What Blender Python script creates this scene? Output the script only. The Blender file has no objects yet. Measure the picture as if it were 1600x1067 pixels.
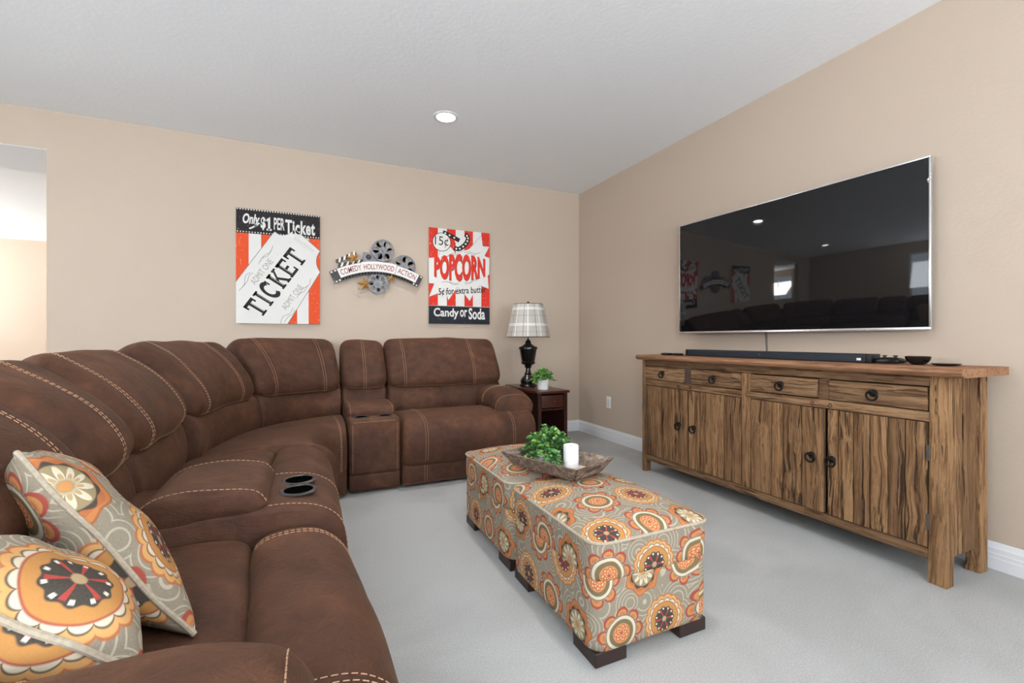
import bpy, bmesh, math, random
from mathutils import Vector, Matrix, noise
random.seed(7)
scene = bpy.context.scene
COL = scene.collection

# ------------------------------------------------------------------ camera
CAM = Vector((-2.874, -4.423, 1.049))
cd = bpy.data.cameras.new('camera'); cam = bpy.data.objects.new('camera', cd); COL.objects.link(cam)
cam.location = CAM
cam.rotation_euler = (math.pi / 2, 0, -math.radians(24.536))
cd.sensor_width = 36.0; cd.lens = 36.0 * 701.0 / 1600.0
cd.shift_y = -(533.5 - 531.0) / 1600.0
cd.clip_start = 0.02
scene.camera = cam

# ------------------------------------------------------------------ world, daylight, exposure
w = bpy.data.worlds.new('world'); scene.world = w; w.use_nodes = True
bg = w.node_tree.nodes['Background']; bg.inputs[0].default_value = (0.80, 0.90, 1.0, 1); bg.inputs[1].default_value = 2.2
vs = scene.view_settings
vs.view_transform = 'Standard'; vs.look = 'None'; vs.gamma = 1.0; vs.exposure = 0.24; vs.use_curve_mapping = False

def area(name, loc, rot, sx, sy, power, col=(1, 1, 1), spread=180):
    l = bpy.data.lights.new(name, 'AREA'); l.shape = 'RECTANGLE'; l.size = sx; l.size_y = sy
    l.energy = power; l.color = col; l.spread = math.radians(spread)
    o = bpy.data.objects.new(name, l); o.location = loc; o.rotation_euler = rot; COL.objects.link(o)
    return o
H2 = math.pi / 2
# daylight coming in at the windows (left wall, next room); the rear ones are added for light
DAY = (0.88, 0.95, 1.0)
UP = math.radians(50)      # tilts the window lamps upward to brighten the ceiling
area('daylight_left_window', (-6.93, -3.7, 1.5), (0, -H2 - UP, 0), 1.5, 1.9, 58, DAY)
area('rear_window_fill', (-4.4, -6.93, 1.5), (H2 + UP, 0, 0), 2.2, 1.6, 190, DAY)  # unseen rear window, put in for light from behind the camera
area('rear_window_fill_right', (-1.4, -6.93, 1.5), (H2 + UP, 0, 0), 1.8, 1.6, 100, DAY)  # second unseen rear window, added as a light source
area('daylight_next_room_window', (-9.93, 2.75, 1.55), (0, -H2 - UP, 0), 1.3, 1.4, 150, (1, .99, .97))
area('daylight_next_room_window_far', (-9.93, 4.6, 1.55), (0, -H2 - UP, 0), 1.3, 1.4, 150, (1, .99, .97))

# ------------------------------------------------------------------ node helper
T = None
class X:
    def __init__(s, k): s.k = k
    def __add__(a, b): return mth('ADD', a, b)
    __radd__ = __add__
    def __sub__(a, b): return mth('SUBTRACT', a, b)
    def __rsub__(a, b): return mth('SUBTRACT', b, a)
    def __mul__(a, b): return mth('MULTIPLY', a, b)
    __rmul__ = __mul__
    def __truediv__(a, b): return mth('DIVIDE', a, b)
    def __lt__(a, b): return mth('LESS_THAN', a, b)
    def __gt__(a, b): return mth('GREATER_THAN', a, b)
def put(sock, v):
    if isinstance(v, X): T.links.new(v.k, sock)
    elif isinstance(v, (tuple, list)):
        sock.default_value = tuple(v) if len(v) == len(sock.default_value) else tuple(v) + (1,)
    else: sock.default_value = v
def nd(kind, **props):
    n = T.nodes.new(kind)
    for k, v in props.items(): setattr(n, k, v)
    return n
def mth(op, a, b=None, c=None):
    n = nd('ShaderNodeMath', operation=op)
    for i, v in enumerate((a, b, c)):
        if v is not None: put(n.inputs[i], v)
    return X(n.outputs[0])
def mix(f, a, b):
    n = nd('ShaderNodeMix', data_type='RGBA')
    put(n.inputs[0], f); put(n.inputs[6], a); put(n.inputs[7], b)
    return X(n.outputs[2])
def sstep(e0, e1, x):
    n = nd('ShaderNodeMapRange', interpolation_type='SMOOTHSTEP')
    put(n.inputs[0], x); put(n.inputs[1], e0); put(n.inputs[2], e1); n.inputs[3].default_value = 0; n.inputs[4].default_value = 1
    return X(n.outputs[0])
def inside(r, k, e=.02):   # 1 where r < k
    return 1 - sstep(mth('SUBTRACT', k, e), mth('ADD', k, e), r)
def tc(which='Object'): return X(nd('ShaderNodeTexCoord').outputs[which])
def mapping(v, loc=(0, 0, 0), sc=(1, 1, 1), rot=(0, 0, 0)):
    n = nd('ShaderNodeMapping'); put(n.inputs[0], v); put(n.inputs[1], loc); put(n.inputs[2], rot); put(n.inputs[3], sc)
    return X(n.outputs[0])
def sep(v):
    n = nd('ShaderNodeSeparateXYZ'); put(n.inputs[0], v); return [X(o) for o in n.outputs]
def comb(x, y, z=0):
    n = nd('ShaderNodeCombineXYZ'); put(n.inputs[0], x); put(n.inputs[1], y); put(n.inputs[2], z); return X(n.outputs[0])
def noi(v, scale, detail=3, rough=.5, dist=0):
    n = nd('ShaderNodeTexNoise'); put(n.inputs['Vector'], v); put(n.inputs['Scale'], scale); n.inputs['Detail'].default_value = detail
    n.inputs['Roughness'].default_value = rough; n.inputs['Distortion'].default_value = dist
    return X(n.outputs[0])
def voro(v, scale, feature='F1'):
    n = nd('ShaderNodeTexVoronoi', feature=feature); put(n.inputs['Vector'], v); n.inputs['Scale'].default_value = scale
    return X(n.outputs['Distance'])
def ramp(f, stops):
    n = nd('ShaderNodeValToRGB'); put(n.inputs[0], f); cr = n.color_ramp
    while len(cr.elements) < len(stops): cr.elements.new(.5)
    for e, (p, c) in zip(cr.elements, stops): e.position = p; e.color = tuple(c) + (1,)
    return X(n.outputs[0])
def rnd():
    return X(nd('ShaderNodeObjectInfo').outputs['Random'])
def vadd(a, b):
    n = nd('ShaderNodeVectorMath', operation='ADD'); put(n.inputs[0], a); put(n.inputs[1], b); return X(n.outputs[0])
def bump(h, strength=.3, dist=.01):
    n = nd('ShaderNodeBump'); put(n.inputs['Strength'], strength); put(n.inputs['Distance'], dist); put(n.inputs['Height'], h)
    return X(n.outputs[0])
def S(r, g, b):   # sRGB 0-255 -> linear
    return tuple(((c / 255) / 12.92 if c / 255 <= .04045 else ((c / 255 + .055) / 1.055) ** 2.4) for c in (r, g, b))
def material(name, color=(.5, .5, .5), rough=.6, metal=0, spec=.5, fn=None, **kw):
    global T
    m = bpy.data.materials.new(name); m.use_nodes = True; T = m.node_tree
    b = T.nodes['Principled BSDF']
    b.inputs['Roughness'].default_value = rough; b.inputs['Metallic'].default_value = metal
    b.inputs['Specular IOR Level'].default_value = spec
    for k, v in kw.items(): put(b.inputs[k.replace('_', ' ')], v)
    if fn: color2 = fn(b)
    else: color2 = None
    put(b.inputs['Base Color'], color2 if color2 is not None else color)
    return m
def simple(name, rgb, rough=.6, metal=0, spec=.5, var=.08, vscale=30, bmp=0, bscale=200, **kw):
    def fn(b):
        o = tc()
        n = noi(o, vscale, 3)
        c1 = tuple(max(0, c * (1 - var)) for c in rgb); c2 = tuple(min(1, c * (1 + var)) for c in rgb)
        if bmp: put(b.inputs['Normal'], bump(noi(o, bscale, 2), bmp, .002))
        return mix(n, c1, c2)
    return material(name, rough=rough, metal=metal, spec=spec, fn=fn, **kw)

# ------------------------------------------------------------------ materials
def wall_fn(b):
    o = tc('Object')
    n = noi(o, 55, 3, .55)
    put(b.inputs['Normal'], bump(sstep(.42, .62, n), .08, .003))
    return mix(noi(o, 1.2, 2), (.520, .420, .334), (.545, .440, .350))
M_wall = material('tan orange peel paint', rough=.55, spec=.35, fn=wall_fn)
def ceil_fn(b):
    o = tc('Object')
    n = noi(o, 38, 4, .6)
    put(b.inputs['Normal'], bump(sstep(.4, .65, n), .11, .004))
    return mix(n, S(239, 241, 244), S(244, 246, 248))
M_ceil = material('knockdown ceiling paint', rough=.9, spec=.1, fn=ceil_fn)
def carpet_fn(b):
    o = tc('Object')
    n = noi(o, 190, 3, .75)
    big = noi(o, 1.3, 3, .55, .8)
    put(b.inputs['Normal'], bump(noi(o, 260, 3, .7), .55, .006))
    c = mix(sstep(.38, .62, big), S(172, 173, 171), S(190, 191, 190))
    c2 = mix(sstep(.35, .7, n), S(152, 152, 150), S(200, 200, 199))
    return mix(.45, c, c2)
M_carpet = material('grey beige carpet', rough=1.0, spec=.05, fn=carpet_fn)
M_white = simple('white trim paint', S(226, 227, 230), .35, var=.02)
M_plastic = simple('white plastic', S(232, 232, 228), .35, var=.01)
def leather_fn(b):
    o = tc('Object')
    big = noi(o, 3.0, 4, .6, .8); mid = noi(o, 17, 4, .6, .4); fine = noi(o, 300, 3, .6)
    wr = noi(mapping(o, sc=(1, 1, 2.4)), 13, 3, .55, 1.6)
    wr2 = sstep(.0, .09, mth('ABSOLUTE', wr - .5))
    put(b.inputs['Normal'], bump(mth('ADD', mth('ADD', wr2 * .35, mid * 1.6), fine * .12), .20, .010))
    c = ramp(big * .62 + mid * .38, [(.30, S(52, 33, 25)), (.44, S(74, 47, 34)), (.56, S(88, 57, 41)), (.72, S(114, 75, 51))])
    b.inputs['Sheen Weight'].default_value = .13; b.inputs['Sheen Roughness'].default_value = .45
    put(b.inputs['Sheen Tint'], S(190, 150, 120))
    return mix(fine * .25, c, S(50, 32, 26))
M_leather = material('brown suede leather', rough=.68, spec=.25, fn=leather_fn)
M_black_fabric = simple('black underlining', S(18, 15, 14), .95, spec=.1)
M_thread = simple('tan stitching thread', S(176, 138, 110), .8, var=.1)
M_cupring = simple('dark steel ring', S(88, 84, 84), .35, .8)
M_cupwell = simple('black plastic well', S(6, 6, 6), .9, spec=0)

def print_fn(scale, seed):
    def fn(b):
        uv = tc('UV')
        u, v, _ = sep(uv)
        wob = noi(mapping(uv, loc=(seed, 0, 0)), 7, 2)
        u = u + (wob - .5) * .016; v = v + (noi(mapping(uv, loc=(0, seed + 3, 0)), 7, 2) - .5) * .016
        s = scale
        vv = v / s; j = mth('FLOOR', vv)
        uu = u / s + mth('FLOORED_MODULO', j, 2) * .5; i = mth('FLOOR', uu)
        x = (uu - i) - .5; y = (vv - j) - .5
        r = mth('SQRT', x * x + y * y) * 2.0
        th = mth('ARCTAN2', y, x)
        typ = mth('FLOORED_MODULO', i + j * 2 + mth('FLOOR', j / 3), 4)
        # linen ground with pale scrolls
        g = noi(mapping(uv, sc=(1, 6, 1)), 160, 2) * .5 + noi(mapping(uv, sc=(6, 1, 1)), 160, 2) * .5
        ground = mix(g, S(106, 96, 82), S(168, 157, 138))
        vd = voro(mapping(uv, loc=(seed * .37, .2, 0)), 11)
        scroll = sstep(.62, .9, mth('SINE', vd * 46 + noi(uv, 6, 1) * 9)) * sstep(.34, .42, noi(mapping(uv, loc=(9, seed, 0)), 9, 1))
        ground = mix(scroll * .6, ground, S(206, 196, 176))
        RED = S(160, 48, 36); ORG = S(196, 100, 48); GOLD = S(196, 132, 66); CRM = S(216, 204, 180); OLV = S(112, 95, 58); BLK = S(38, 28, 26); BUR = S(92, 24, 28); TAN = S(178, 152, 112)
        # medallion A: petals round a cream and olive ring
        p = mth('ABSOLUTE', mth('COSINE', th * 4))
        RA = mth('POWER', p, .55) * .34 + .62
        a = mix(inside(r, RA), ground, RED)
        a = mix(inside(r, RA - .10) * sstep(.40, .55, p), a, GOLD)
        a = mix(inside(r, RA - .2) * sstep(.78, .9, p), a, ORG)
        a = mix(inside(r, .675), a, ground)
        a = mix(inside(r, .645), a, BLK); a = mix(inside(r, .62), a, CRM); a = mix(inside(r, .51), a, OLV)
        a = mix(inside(r, .35), a, S(222, 150, 96)); a = mix(inside(r, .325), a, ORG)
        dots = sstep(.1, .5, mth('SINE', r * 46) * mth('COSINE', th * 7))
        a = mix(inside(r, .3) * dots, a, S(226, 190, 140)); a = mix(inside(r, .05), a, RED)
        # medallion B: orange scalloped collar, black ring, cream flower
        RB = mth('COSINE', th * 7) * .07 + .80
        bb = mix(inside(r, RB), ground, S(160, 84, 32)); bb = mix(inside(r, RB - .05), bb, S(196, 118, 54)); bb = mix(inside(r, mth('COSINE', th * 7 + .8) * .04 + .66) , bb, S(180, 98, 42))
        bb = mix(inside(r, mth('COSINE', th * 9) * .04 + .57), bb, BLK)
        bb = mix(inside(r, .5), bb, S(150, 132, 96))
        pb = mth('ABSOLUTE', mth('COSINE', th * 5))
        bb = mix(inside(r, mth('POWER', pb, .6) * .47) * sstep(.10, .18, r), bb, CRM)
        bb = mix(inside(r, mth('POWER', pb, .6) * .34 - .05) * sstep(.10, .18, r), bb, TAN)
        bb = mix(inside(r, .1), bb, GOLD)
        # medallion C: cream scallops, gold collar, dark heart with red rays and white dots
        sc_ = mth('ABSOLUTE', mth('SINE', th * 8))
        RC = mth('POWER', sc_, .6) * .1 + .86
        cc = mix(inside(r, RC), ground, S(176, 96, 44)); cc = mix(inside(r, RC - .05), cc, S(214, 158, 92))
        cc = mix(inside(r, mth('POWER', sc_, .6) * .1 + .70) , cc, BLK); cc = mix(inside(r, mth('POWER', sc_, .6) * .1 + .67), cc, CRM)
        cc = mix(inside(r, .68), cc, RED); cc = mix(inside(r, .65), cc, S(190, 130, 58))
        heart = mix(mth('FLOORED_MODULO', j, 2), S(30, 26, 27), BUR)
        RH = mth('COSINE', th * 11) * .025 + .46
        cc = mix(inside(r, RH), cc, heart)
        ray = mth('COSINE', th * 6)
        cc = mix(inside(r, .40) * sstep(.72, .85, ray), cc, S(176, 36, 34))
        dd = mth('COSINE', th * 11)
        cc = mix(inside(mth('ABSOLUTE', r - .40), .035) * sstep(.55, .75, dd), cc, S(234, 228, 214))
        cc = mix(inside(r, .1), cc, TAN)
        out = mix(inside(mth('ABSOLUTE', typ - 1), .3), a, bb)
        out = mix(inside(mth('ABSOLUTE', typ - 3), .3), out, cc)
        put(b.inputs['Normal'], bump(g, .25, .002))
        return mix(.18 * 1.0, out, mix(g, S(90, 80, 68), S(205, 195, 178)))
    return fn
M_print = material('suzani print fabric', rough=.9, spec=.1, fn=print_fn(.182, 2.0))
M_print_pillow = material('suzani print pillow fabric', rough=.9, spec=.1, fn=print_fn(.215, 5.0))
def piping_fn(b):
    o = tc('Object')
    n = noi(o, 9, 1)
    return mix(sstep(.60, .64, n), mix(noi(o, 150, 2), S(150, 138, 120), S(196, 184, 166)), S(190, 92, 48))
M_piping = material('print piping', rough=.9, spec=.1, fn=piping_fn)
M_leg = simple('espresso wood', S(46, 30, 26), .45, var=.2)

def wood_fn(axis, lo, mid, hi, crack=1.0, sharp=1.0):
    sc = {'z': (9, 9, .75), 'y': (9, .75, 9), 'x': (.75, 9, 9)}[axis]
    sc2 = {'z': (62, 62, 1.5), 'y': (62, 1.5, 62), 'x': (1.5, 62, 62)}[axis]
    sc3 = {'z': (70, 70, 1.6), 'y': (70, 1.6, 70), 'x': (1.6, 70, 70)}[axis]
    def fn(b):
        o = tc('Object'); R = rnd()
        o2 = vadd(o, comb(R * 13, R * 7, R * 19))
        wv = vadd(o2, comb(noi(o2, 3, 2) * .06, noi(mapping(o2, loc=(5, 2, 1)), 3, 2) * .06, 0))   # grain that wanders round knots
        g = noi(mapping(wv, sc=sc), 3.2, 6, .62, .9)
        g2 = noi(mapping(wv, sc=sc2), 1.3, 5, .7, .4)
        cr = noi(mapping(wv, sc=sc2), .85, 4, .6, .5)
        fine = noi(mapping(wv, sc=sc3), 1.6, 4, .7)
        big = noi(o2, 4.5, 4, .6)
        crk = sstep(.585, .64, cr)
        c = ramp(g * .45 + g2 * .55, [(.32, lo), (.44, mid), (.54, hi), (.72, mid)])
        c = mix(sstep(.42, .70, big) * .35, c, tuple(k * .60 for k in mid))
        c = mix(sstep(.45, .62, fine) * .45 * crack, c, tuple(k * .75 for k in lo))
        c = mix(mth('MULTIPLY', mth('FLOORED_MODULO', R * 7.3, 1), .55), c, lo)
        c = mix(crk * .85 * crack, c, S(40, 27, 20))
        put(b.inputs['Normal'], bump(mth('SUBTRACT', g2 * .8 + fine * .5, crk * 1.6 * crack), .8 * sharp, .006))
        return c
    return fn
LO, MID, HI = S(70, 48, 33), S(130, 95, 64), S(172, 133, 94)
M_wv = material('reclaimed wood vertical grain', rough=.75, spec=.2, fn=wood_fn('z', LO, MID, HI))
M_wh = material('reclaimed wood horizontal grain', rough=.75, spec=.2, fn=wood_fn('y', LO, S(128, 96, 68), S(168, 132, 98), .8))
M_wtop = material('reclaimed wood top', rough=.7, spec=.25, fn=wood_fn('y', S(108, 72, 52), S(160, 114, 84), S(186, 140, 106), .5))
M_wdark = simple('dark weathered wood', S(78, 62, 52), .85, var=.3, vscale=14)
M_wback = simple('dark back panel wood', S(86, 62, 44), .9, var=.2)  # dark brown wood of the inner boards
M_iron = simple('black iron', S(36, 34, 33), .42, .75, var=.25, bmp=.2)
M_rust = simple('rusty iron', S(96, 62, 44), .8, .2, var=.3)
M_hinge = simple('grey hinge steel', S(112, 110, 108), .45, .8)
M_espresso = material('dark cherry veneer', rough=.32, spec=.5, fn=wood_fn('z', S(34, 16, 13), S(52, 26, 20), S(66, 34, 25), .1, .1))
M_espresso_top = material('dark cherry veneer top', rough=.28, spec=.5, fn=wood_fn('y', S(44, 20, 16), S(66, 32, 24), S(80, 42, 30), .1, .1))
M_brass = simple('antique brass', S(140, 112, 84), .35, .9)
M_lamp = simple('black lacquer', S(17, 15, 15), .22, spec=.6, var=.3)
def shade_fn(b):
    u, v, _ = sep(tc('UV'))
    def band(x, per, w, ph=0): return (mth('FLOORED_MODULO', x / per + ph, 1) < w)
    base = mix(mth('MULTIPLY', band(v, .0125, .45), .55), S(204, 199, 191), S(104, 99, 96))
    base = mix(mth('MULTIPLY', band(u, .0125, .42), .40) * (1 - band(u, .19, .42, .1)), base, S(110, 104, 102))
    base = mix(band(v, .155, .16, .25) * .75, base, S(222, 218, 210)); base = mix(band(u, .125, .10, .3) * .85, base, S(224, 220, 212))
    base = mix(band(u, .125, .04, .62) * .8, base, S(82, 78, 80)); base = mix(band(v, .155, .03, .62) * .5, base, S(100, 95, 95))
    return base
M_shade = material('plaid lampshade linen', rough=.9, spec=.1, fn=shade_fn)
M_pot = simple('white ceramic', S(232, 230, 228), .4, var=.03, bmp=.1, bscale=60)
def leaf_fn(b):
    o = tc('Object')
    n = noi(o, 38, 2); n2 = noi(mapping(o, loc=(3, 1, 7)), 90, 1)
    b.inputs['Subsurface Weight'].default_value = 0
    return mix(sstep(.45, .75, n2), ramp(n, [(.3, S(44, 92, 48)), (.5, S(84, 140, 62)), (.68, S(140, 184, 88))]), S(176, 208, 132))
M_leaf = material('green boxwood leaf', rough=.55, spec=.3, fn=leaf_fn)
def leaf2_fn(b):
    o = tc('Object')
    n = noi(o, 24, 2); n2 = noi(mapping(o, loc=(3, 1, 7)), 60, 1)
    return mix(sstep(.52, .74, n2), ramp(n, [(.3, S(34, 84, 66)), (.5, S(70, 128, 70)), (.66, S(128, 172, 74))]), S(176, 204, 120))
M_leaf2 = material('blue green eucalyptus leaf', rough=.55, spec=.3, fn=leaf2_fn)
M_stem = simple('plant stem', S(74, 92, 44), .8)
def tray_fn(b):
    o = tc('Object')
    n = noi(mapping(o, sc=(2, 7, 7)), 9, 5, .65, .5)
    put(b.inputs['Normal'], bump(n, .3, .003))
    return ramp(n, [(.3, S(84, 66, 56)), (.5, S(126, 108, 96)), (.68, S(170, 156, 142))])
M_tray = material('washed grey wood', rough=.8, spec=.2, fn=tray_fn)
M_tray_in = simple('whitewashed wood', S(204, 192, 178), .85, var=.18, vscale=24)
M_candle = simple('white wax', S(238, 237, 238), .5, var=.01, Subsurface_Weight=.2)
M_tvframe = simple('silver aluminium', S(214, 215, 216), .25, .9, var=.02)
M_tvback = simple('dark grey plastic', S(38, 38, 40), .6)
M_screen = material('glossy black screen', (.006, .006, .007), .035, spec=.5)
M_soundbar = simple('charcoal grille cloth', S(34, 40, 48), .6, spec=.4, var=.1, vscale=300)
M_black = simple('black plastic', S(16, 16, 18), .38)
M_blackglaze = simple('black glaze', S(14, 14, 14), .15, spec=.7)
M_glow = material('downlight lens', (1, 1, 1), Emission_Color=(1, .97, .92, 1), Emission_Strength=25.0)
# wall art
def worn(name, rgb, wear, amt=.7, sc=26):
    def fn(b):
        o = tc('Object')
        n = noi(o, sc, 4, .7); n2 = noi(mapping(o, sc=(60, 60, 8)), 2, 3, .6); n3 = noi(mapping(o, sc=(8, 60, 60)), 2, 3, .6)
        return mix(mth('MAXIMUM', mth('MAXIMUM', sstep(.62, .74, n), sstep(.64, .72, n2)), sstep(.66, .74, n3)) * amt, rgb, wear)
    return material(name, rough=.75, spec=.2, fn=fn)
M_orange = worn('distressed orange print', S(222, 84, 46), S(236, 214, 196), .6)
M_red = worn('distressed red print', S(214, 56, 42), S(238, 214, 204), .5)
M_ink = worn('distressed black print', S(48, 44, 46), S(150, 140, 134), .5)
M_inkblue = worn('distressed navy black print', S(42, 44, 52), S(140, 140, 144), .35)
M_paper = worn('off white print', S(224, 222, 218), S(204, 200, 192), .5)
M_canvas = simple('canvas edge', S(208, 202, 192), .9)
M_greyprint = simple('grey brown print', S(150, 140, 126), .8, var=.15)
M_line = simple('thin grey line print', S(96, 94, 94), .8)
M_pewter = simple('brushed pewter metal', S(112, 113, 118), .42, .65, var=.25, vscale=20)
M_darkmetal = simple('dark bronze metal', S(58, 56, 56), .45, .6, var=.25)
M_gold = simple('gold painted metal', S(214, 164, 92), .35, .6, var=.15)
M_banner = simple('white enamel', S(228, 224, 220), .5, var=.03)
M_redtext = simple('dark red lettering', S(146, 74, 70), .7)
M_glass = material('window glass', (1, 1, 1), .0, Transmission_Weight=1.0, IOR=1.1)

# ------------------------------------------------------------------ object helpers
ORG = {}
def top(o):
    while o.parent: o = o.parent
    return o
def thing(name, loc, label, cat, group=None, rz=0):
    o = bpy.data.objects.new(name, None); COL.objects.link(o); o.empty_display_size = .05
    o.location = loc; o.rotation_euler = (0, 0, rz)
    o['label'] = label; o['category'] = cat
    if group: o['group'] = group
    ORG[o] = Vector(loc)
    return o
def tag(o, label, cat, group=None):
    o['label'] = label; o['category'] = cat
    if group: o['group'] = group
    return o
def mk(name, verts, faces, mat, parent=None, uv=None, smooth=True, local=False, org=None, angle=None):
    """verts in world coordinates (or in the thing's own frame when local)"""
    me = bpy.data.meshes.new(name)
    off = Vector((0, 0, 0))
    if not local:
        if parent is not None: off = ORG[top(parent)]
        elif org is not None: off = Vector(org)
    me.from_pydata([tuple(Vector(v) - off) for v in verts], [], faces)
    if uv is not None:
        l = me.uv_layers.new(name='UVMap')
        for i, c in enumerate(uv): l.data[i].uv = c
    me.materials.append(mat)
    if smooth:
        for p in me.polygons: p.use_smooth = True
        if angle is not None: me.set_sharp_from_angle(angle=math.radians(angle))
    me.update()
    o = bpy.data.objects.new(name, me); COL.objects.link(o)
    if parent is not None: o.parent = parent
    elif not local: o.location = off
    if parent is None: ORG[o] = off
    return o
def struct(o): o['kind'] = 'structure'; return o

class MB:
    def __init__(s): s.v = []; s.f = []
    def add(s, vs_, fs):
        n = len(s.v); s.v += [tuple(p) for p in vs_]; s.f += [tuple(i + n for i in f) for f in fs]; return s
    def box(s, x0, x1, y0, y1, z0, z1):
        x0, x1 = min(x0, x1), max(x0, x1); y0, y1 = min(y0, y1), max(y0, y1); z0, z1 = min(z0, z1), max(z0, z1)
        return s.add([(x0, y0, z0), (x1, y0, z0), (x1, y1, z0), (x0, y1, z0), (x0, y0, z1), (x1, y0, z1), (x1, y1, z1), (x0, y1, z1)],
                     [(0, 3, 2, 1), (4, 5, 6, 7), (0, 1, 5, 4), (1, 2, 6, 5), (2, 3, 7, 6), (3, 0, 4, 7)])
    def rbox(s, x0, x1, y0, y1, z0, z1, bev=.005, seg=2, jit=0, sub=0):
        bm = bmesh.new()
        bmesh.ops.create_cube(bm, size=1)
        for v in bm.verts:
            v.co = Vector((x0 + (v.co.x + .5) * (x1 - x0), y0 + (v.co.y + .5) * (y1 - y0), z0 + (v.co.z + .5) * (z1 - z0)))
        if jit:
            for v in bm.verts: v.co += Vector((random.uniform(-jit, jit), random.uniform(-jit, jit), random.uniform(-jit, jit)))
        bmesh.ops.bevel(bm, geom=list(bm.edges), offset=bev, segments=seg, profile=.6, affect='EDGES', clamp_overlap=True)
        return s.bm(bm)
    def bm(s, bm):
        bmesh.ops.recalc_face_normals(bm, faces=bm.faces[:])
        bm.verts.ensure_lookup_table()
        for i, v in enumerate(bm.verts): v.index = i
        s.add([v.co[:] for v in bm.verts], [[v.index for v in f.verts] for f in bm.faces]); bm.free(); return s
    def lathe(s, prof, c, seg=32, axis='z', cap=False):
        """prof: list of (r, h) from the base point c along axis"""
        vs_ = []; fs = []
        for r, h in prof:
            for k in range(seg):
                a = 2 * math.pi * k / seg; p, q = r * math.cos(a), r * math.sin(a)
                d = {'z': (p, q, h), 'x': (h, p, q), 'y': (p, h, q)}[axis]
                vs_.append((c[0] + d[0], c[1] + d[1], c[2] + d[2]))
        for i in range(len(prof) - 1):
            for k in range(seg):
                k2 = (k + 1) % seg
                fs.append((i * seg + k, i * seg + k2, (i + 1) * seg + k2, (i + 1) * seg + k))
        if cap:
            fs.append(tuple(reversed(range(seg)))); fs.append(tuple(range((len(prof) - 1) * seg, len(prof) * seg)))
        return s.add(vs_, fs)
    def tube(s, pts, r, seg=8, closed=False, cap=True):
        pts = [Vector(p) for p in pts]; n = len(pts)
        up = Vector((0, 0, 1)); vs_ = []; fs = []
        prev = None
        for i, p in enumerate(pts):
            a = pts[(i - 1) % n] if (closed or i > 0) else p
            b = pts[(i + 1) % n] if (closed or i < n - 1) else p
            t = (b - a)
            if t.length < 1e-9: t = Vector((0, 0, 1))
            t.normalize()
            if prev is None:
                u = t.cross(up)
                if u.length < .05: u = t.cross(Vector((1, 0, 0)))
            else:
                u = prev - t * prev.dot(t)
                if u.length < 1e-4: u = t.cross(up)
            u.normalize(); prev = u
            v = t.cross(u)
            rr = r[i] if isinstance(r, (list, tuple)) else r
            for k in range(seg):
                an = 2 * math.pi * k / seg
                vs_.append(p + u * (rr * math.cos(an)) + v * (rr * math.sin(an)))
        m = n if closed else n - 1
        for i in range(m):
            j = (i + 1) % n
            for k in range(seg):
                k2 = (k + 1) % seg
                fs.append((i * seg + k, i * seg + k2, j * seg + k2, j * seg + k))
        if cap and not closed:
            fs.append(tuple(reversed(range(seg)))); fs.append(tuple(range((n - 1) * seg, n * seg)))
        return s.add(vs_, fs)
    def torus(s, c, R, r, axis='x', seg=24, rs=8, sy=1.0):
        pts = []
        for k in range(seg):
            a = 2 * math.pi * k / seg; p, q = R * math.cos(a), R * sy * math.sin(a)
            d = {'z': (p, q, 0), 'x': (0, p, q), 'y': (p, 0, q)}[axis]
            pts.append((c[0] + d[0], c[1] + d[1], c[2] + d[2]))
        return s.tube(pts, r, rs, closed=True)
    def prism(s, poly, mp, h0, h1):
        """flat outline poly [(a,b)] mapped by mp(a,b,h) and given thickness h0..h1"""
        bm = bmesh.new()
        vs_ = [bm.verts.new((a, b, 0)) for a, b in poly]
        f = bm.faces.new(vs_)
        if f.normal.z < 0: f.normal_flip()
        bmesh.ops.triangulate(bm, faces=[f])
        bm.verts.ensure_lookup_table()
        n = len(vs_)
        for i, v in enumerate(bm.verts): v.index = i
        tri = [[v.index for v in f.verts] for f in bm.faces]
        co = [v.co.copy() for v in bm.verts]; bm.free()
        V_ = [mp(c.x, c.y, h1) for c in co] + [mp(c.x, c.y, h0) for c in co]
        F_ = [tuple(t) for t in tri] + [tuple(reversed([i + n for i in t])) for t in tri] + [(i, i + n, (i + 1) % n + n, (i + 1) % n) for i in range(n)]
        return s.add(V_, F_)
    def build(s, name, mat, parent=None, smooth=True, local=False, org=None, angle=35):
        return mk(name, s.v, s.f, mat, parent, None, smooth, local, org, angle)

def cat(cp, s, closed=True):
    n = len(cp); i = int(math.floor(s)); f = s - i
    if closed: p = [cp[(i + k) % n] for k in (-1, 0, 1, 2)]
    else: p = [cp[min(max(i + k, 0), n - 1)] for k in (-1, 0, 1, 2)]
    out = []
    for c in range(len(cp[0])):
        a, b, d, e = (q[c] for q in p)
        out.append(.5 * ((2 * b) + (-a + d) * f + (2 * a - 5 * b + 4 * d - e) * f * f + (-a + 3 * b - 3 * d + e) * f ** 3))
    return out

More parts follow.
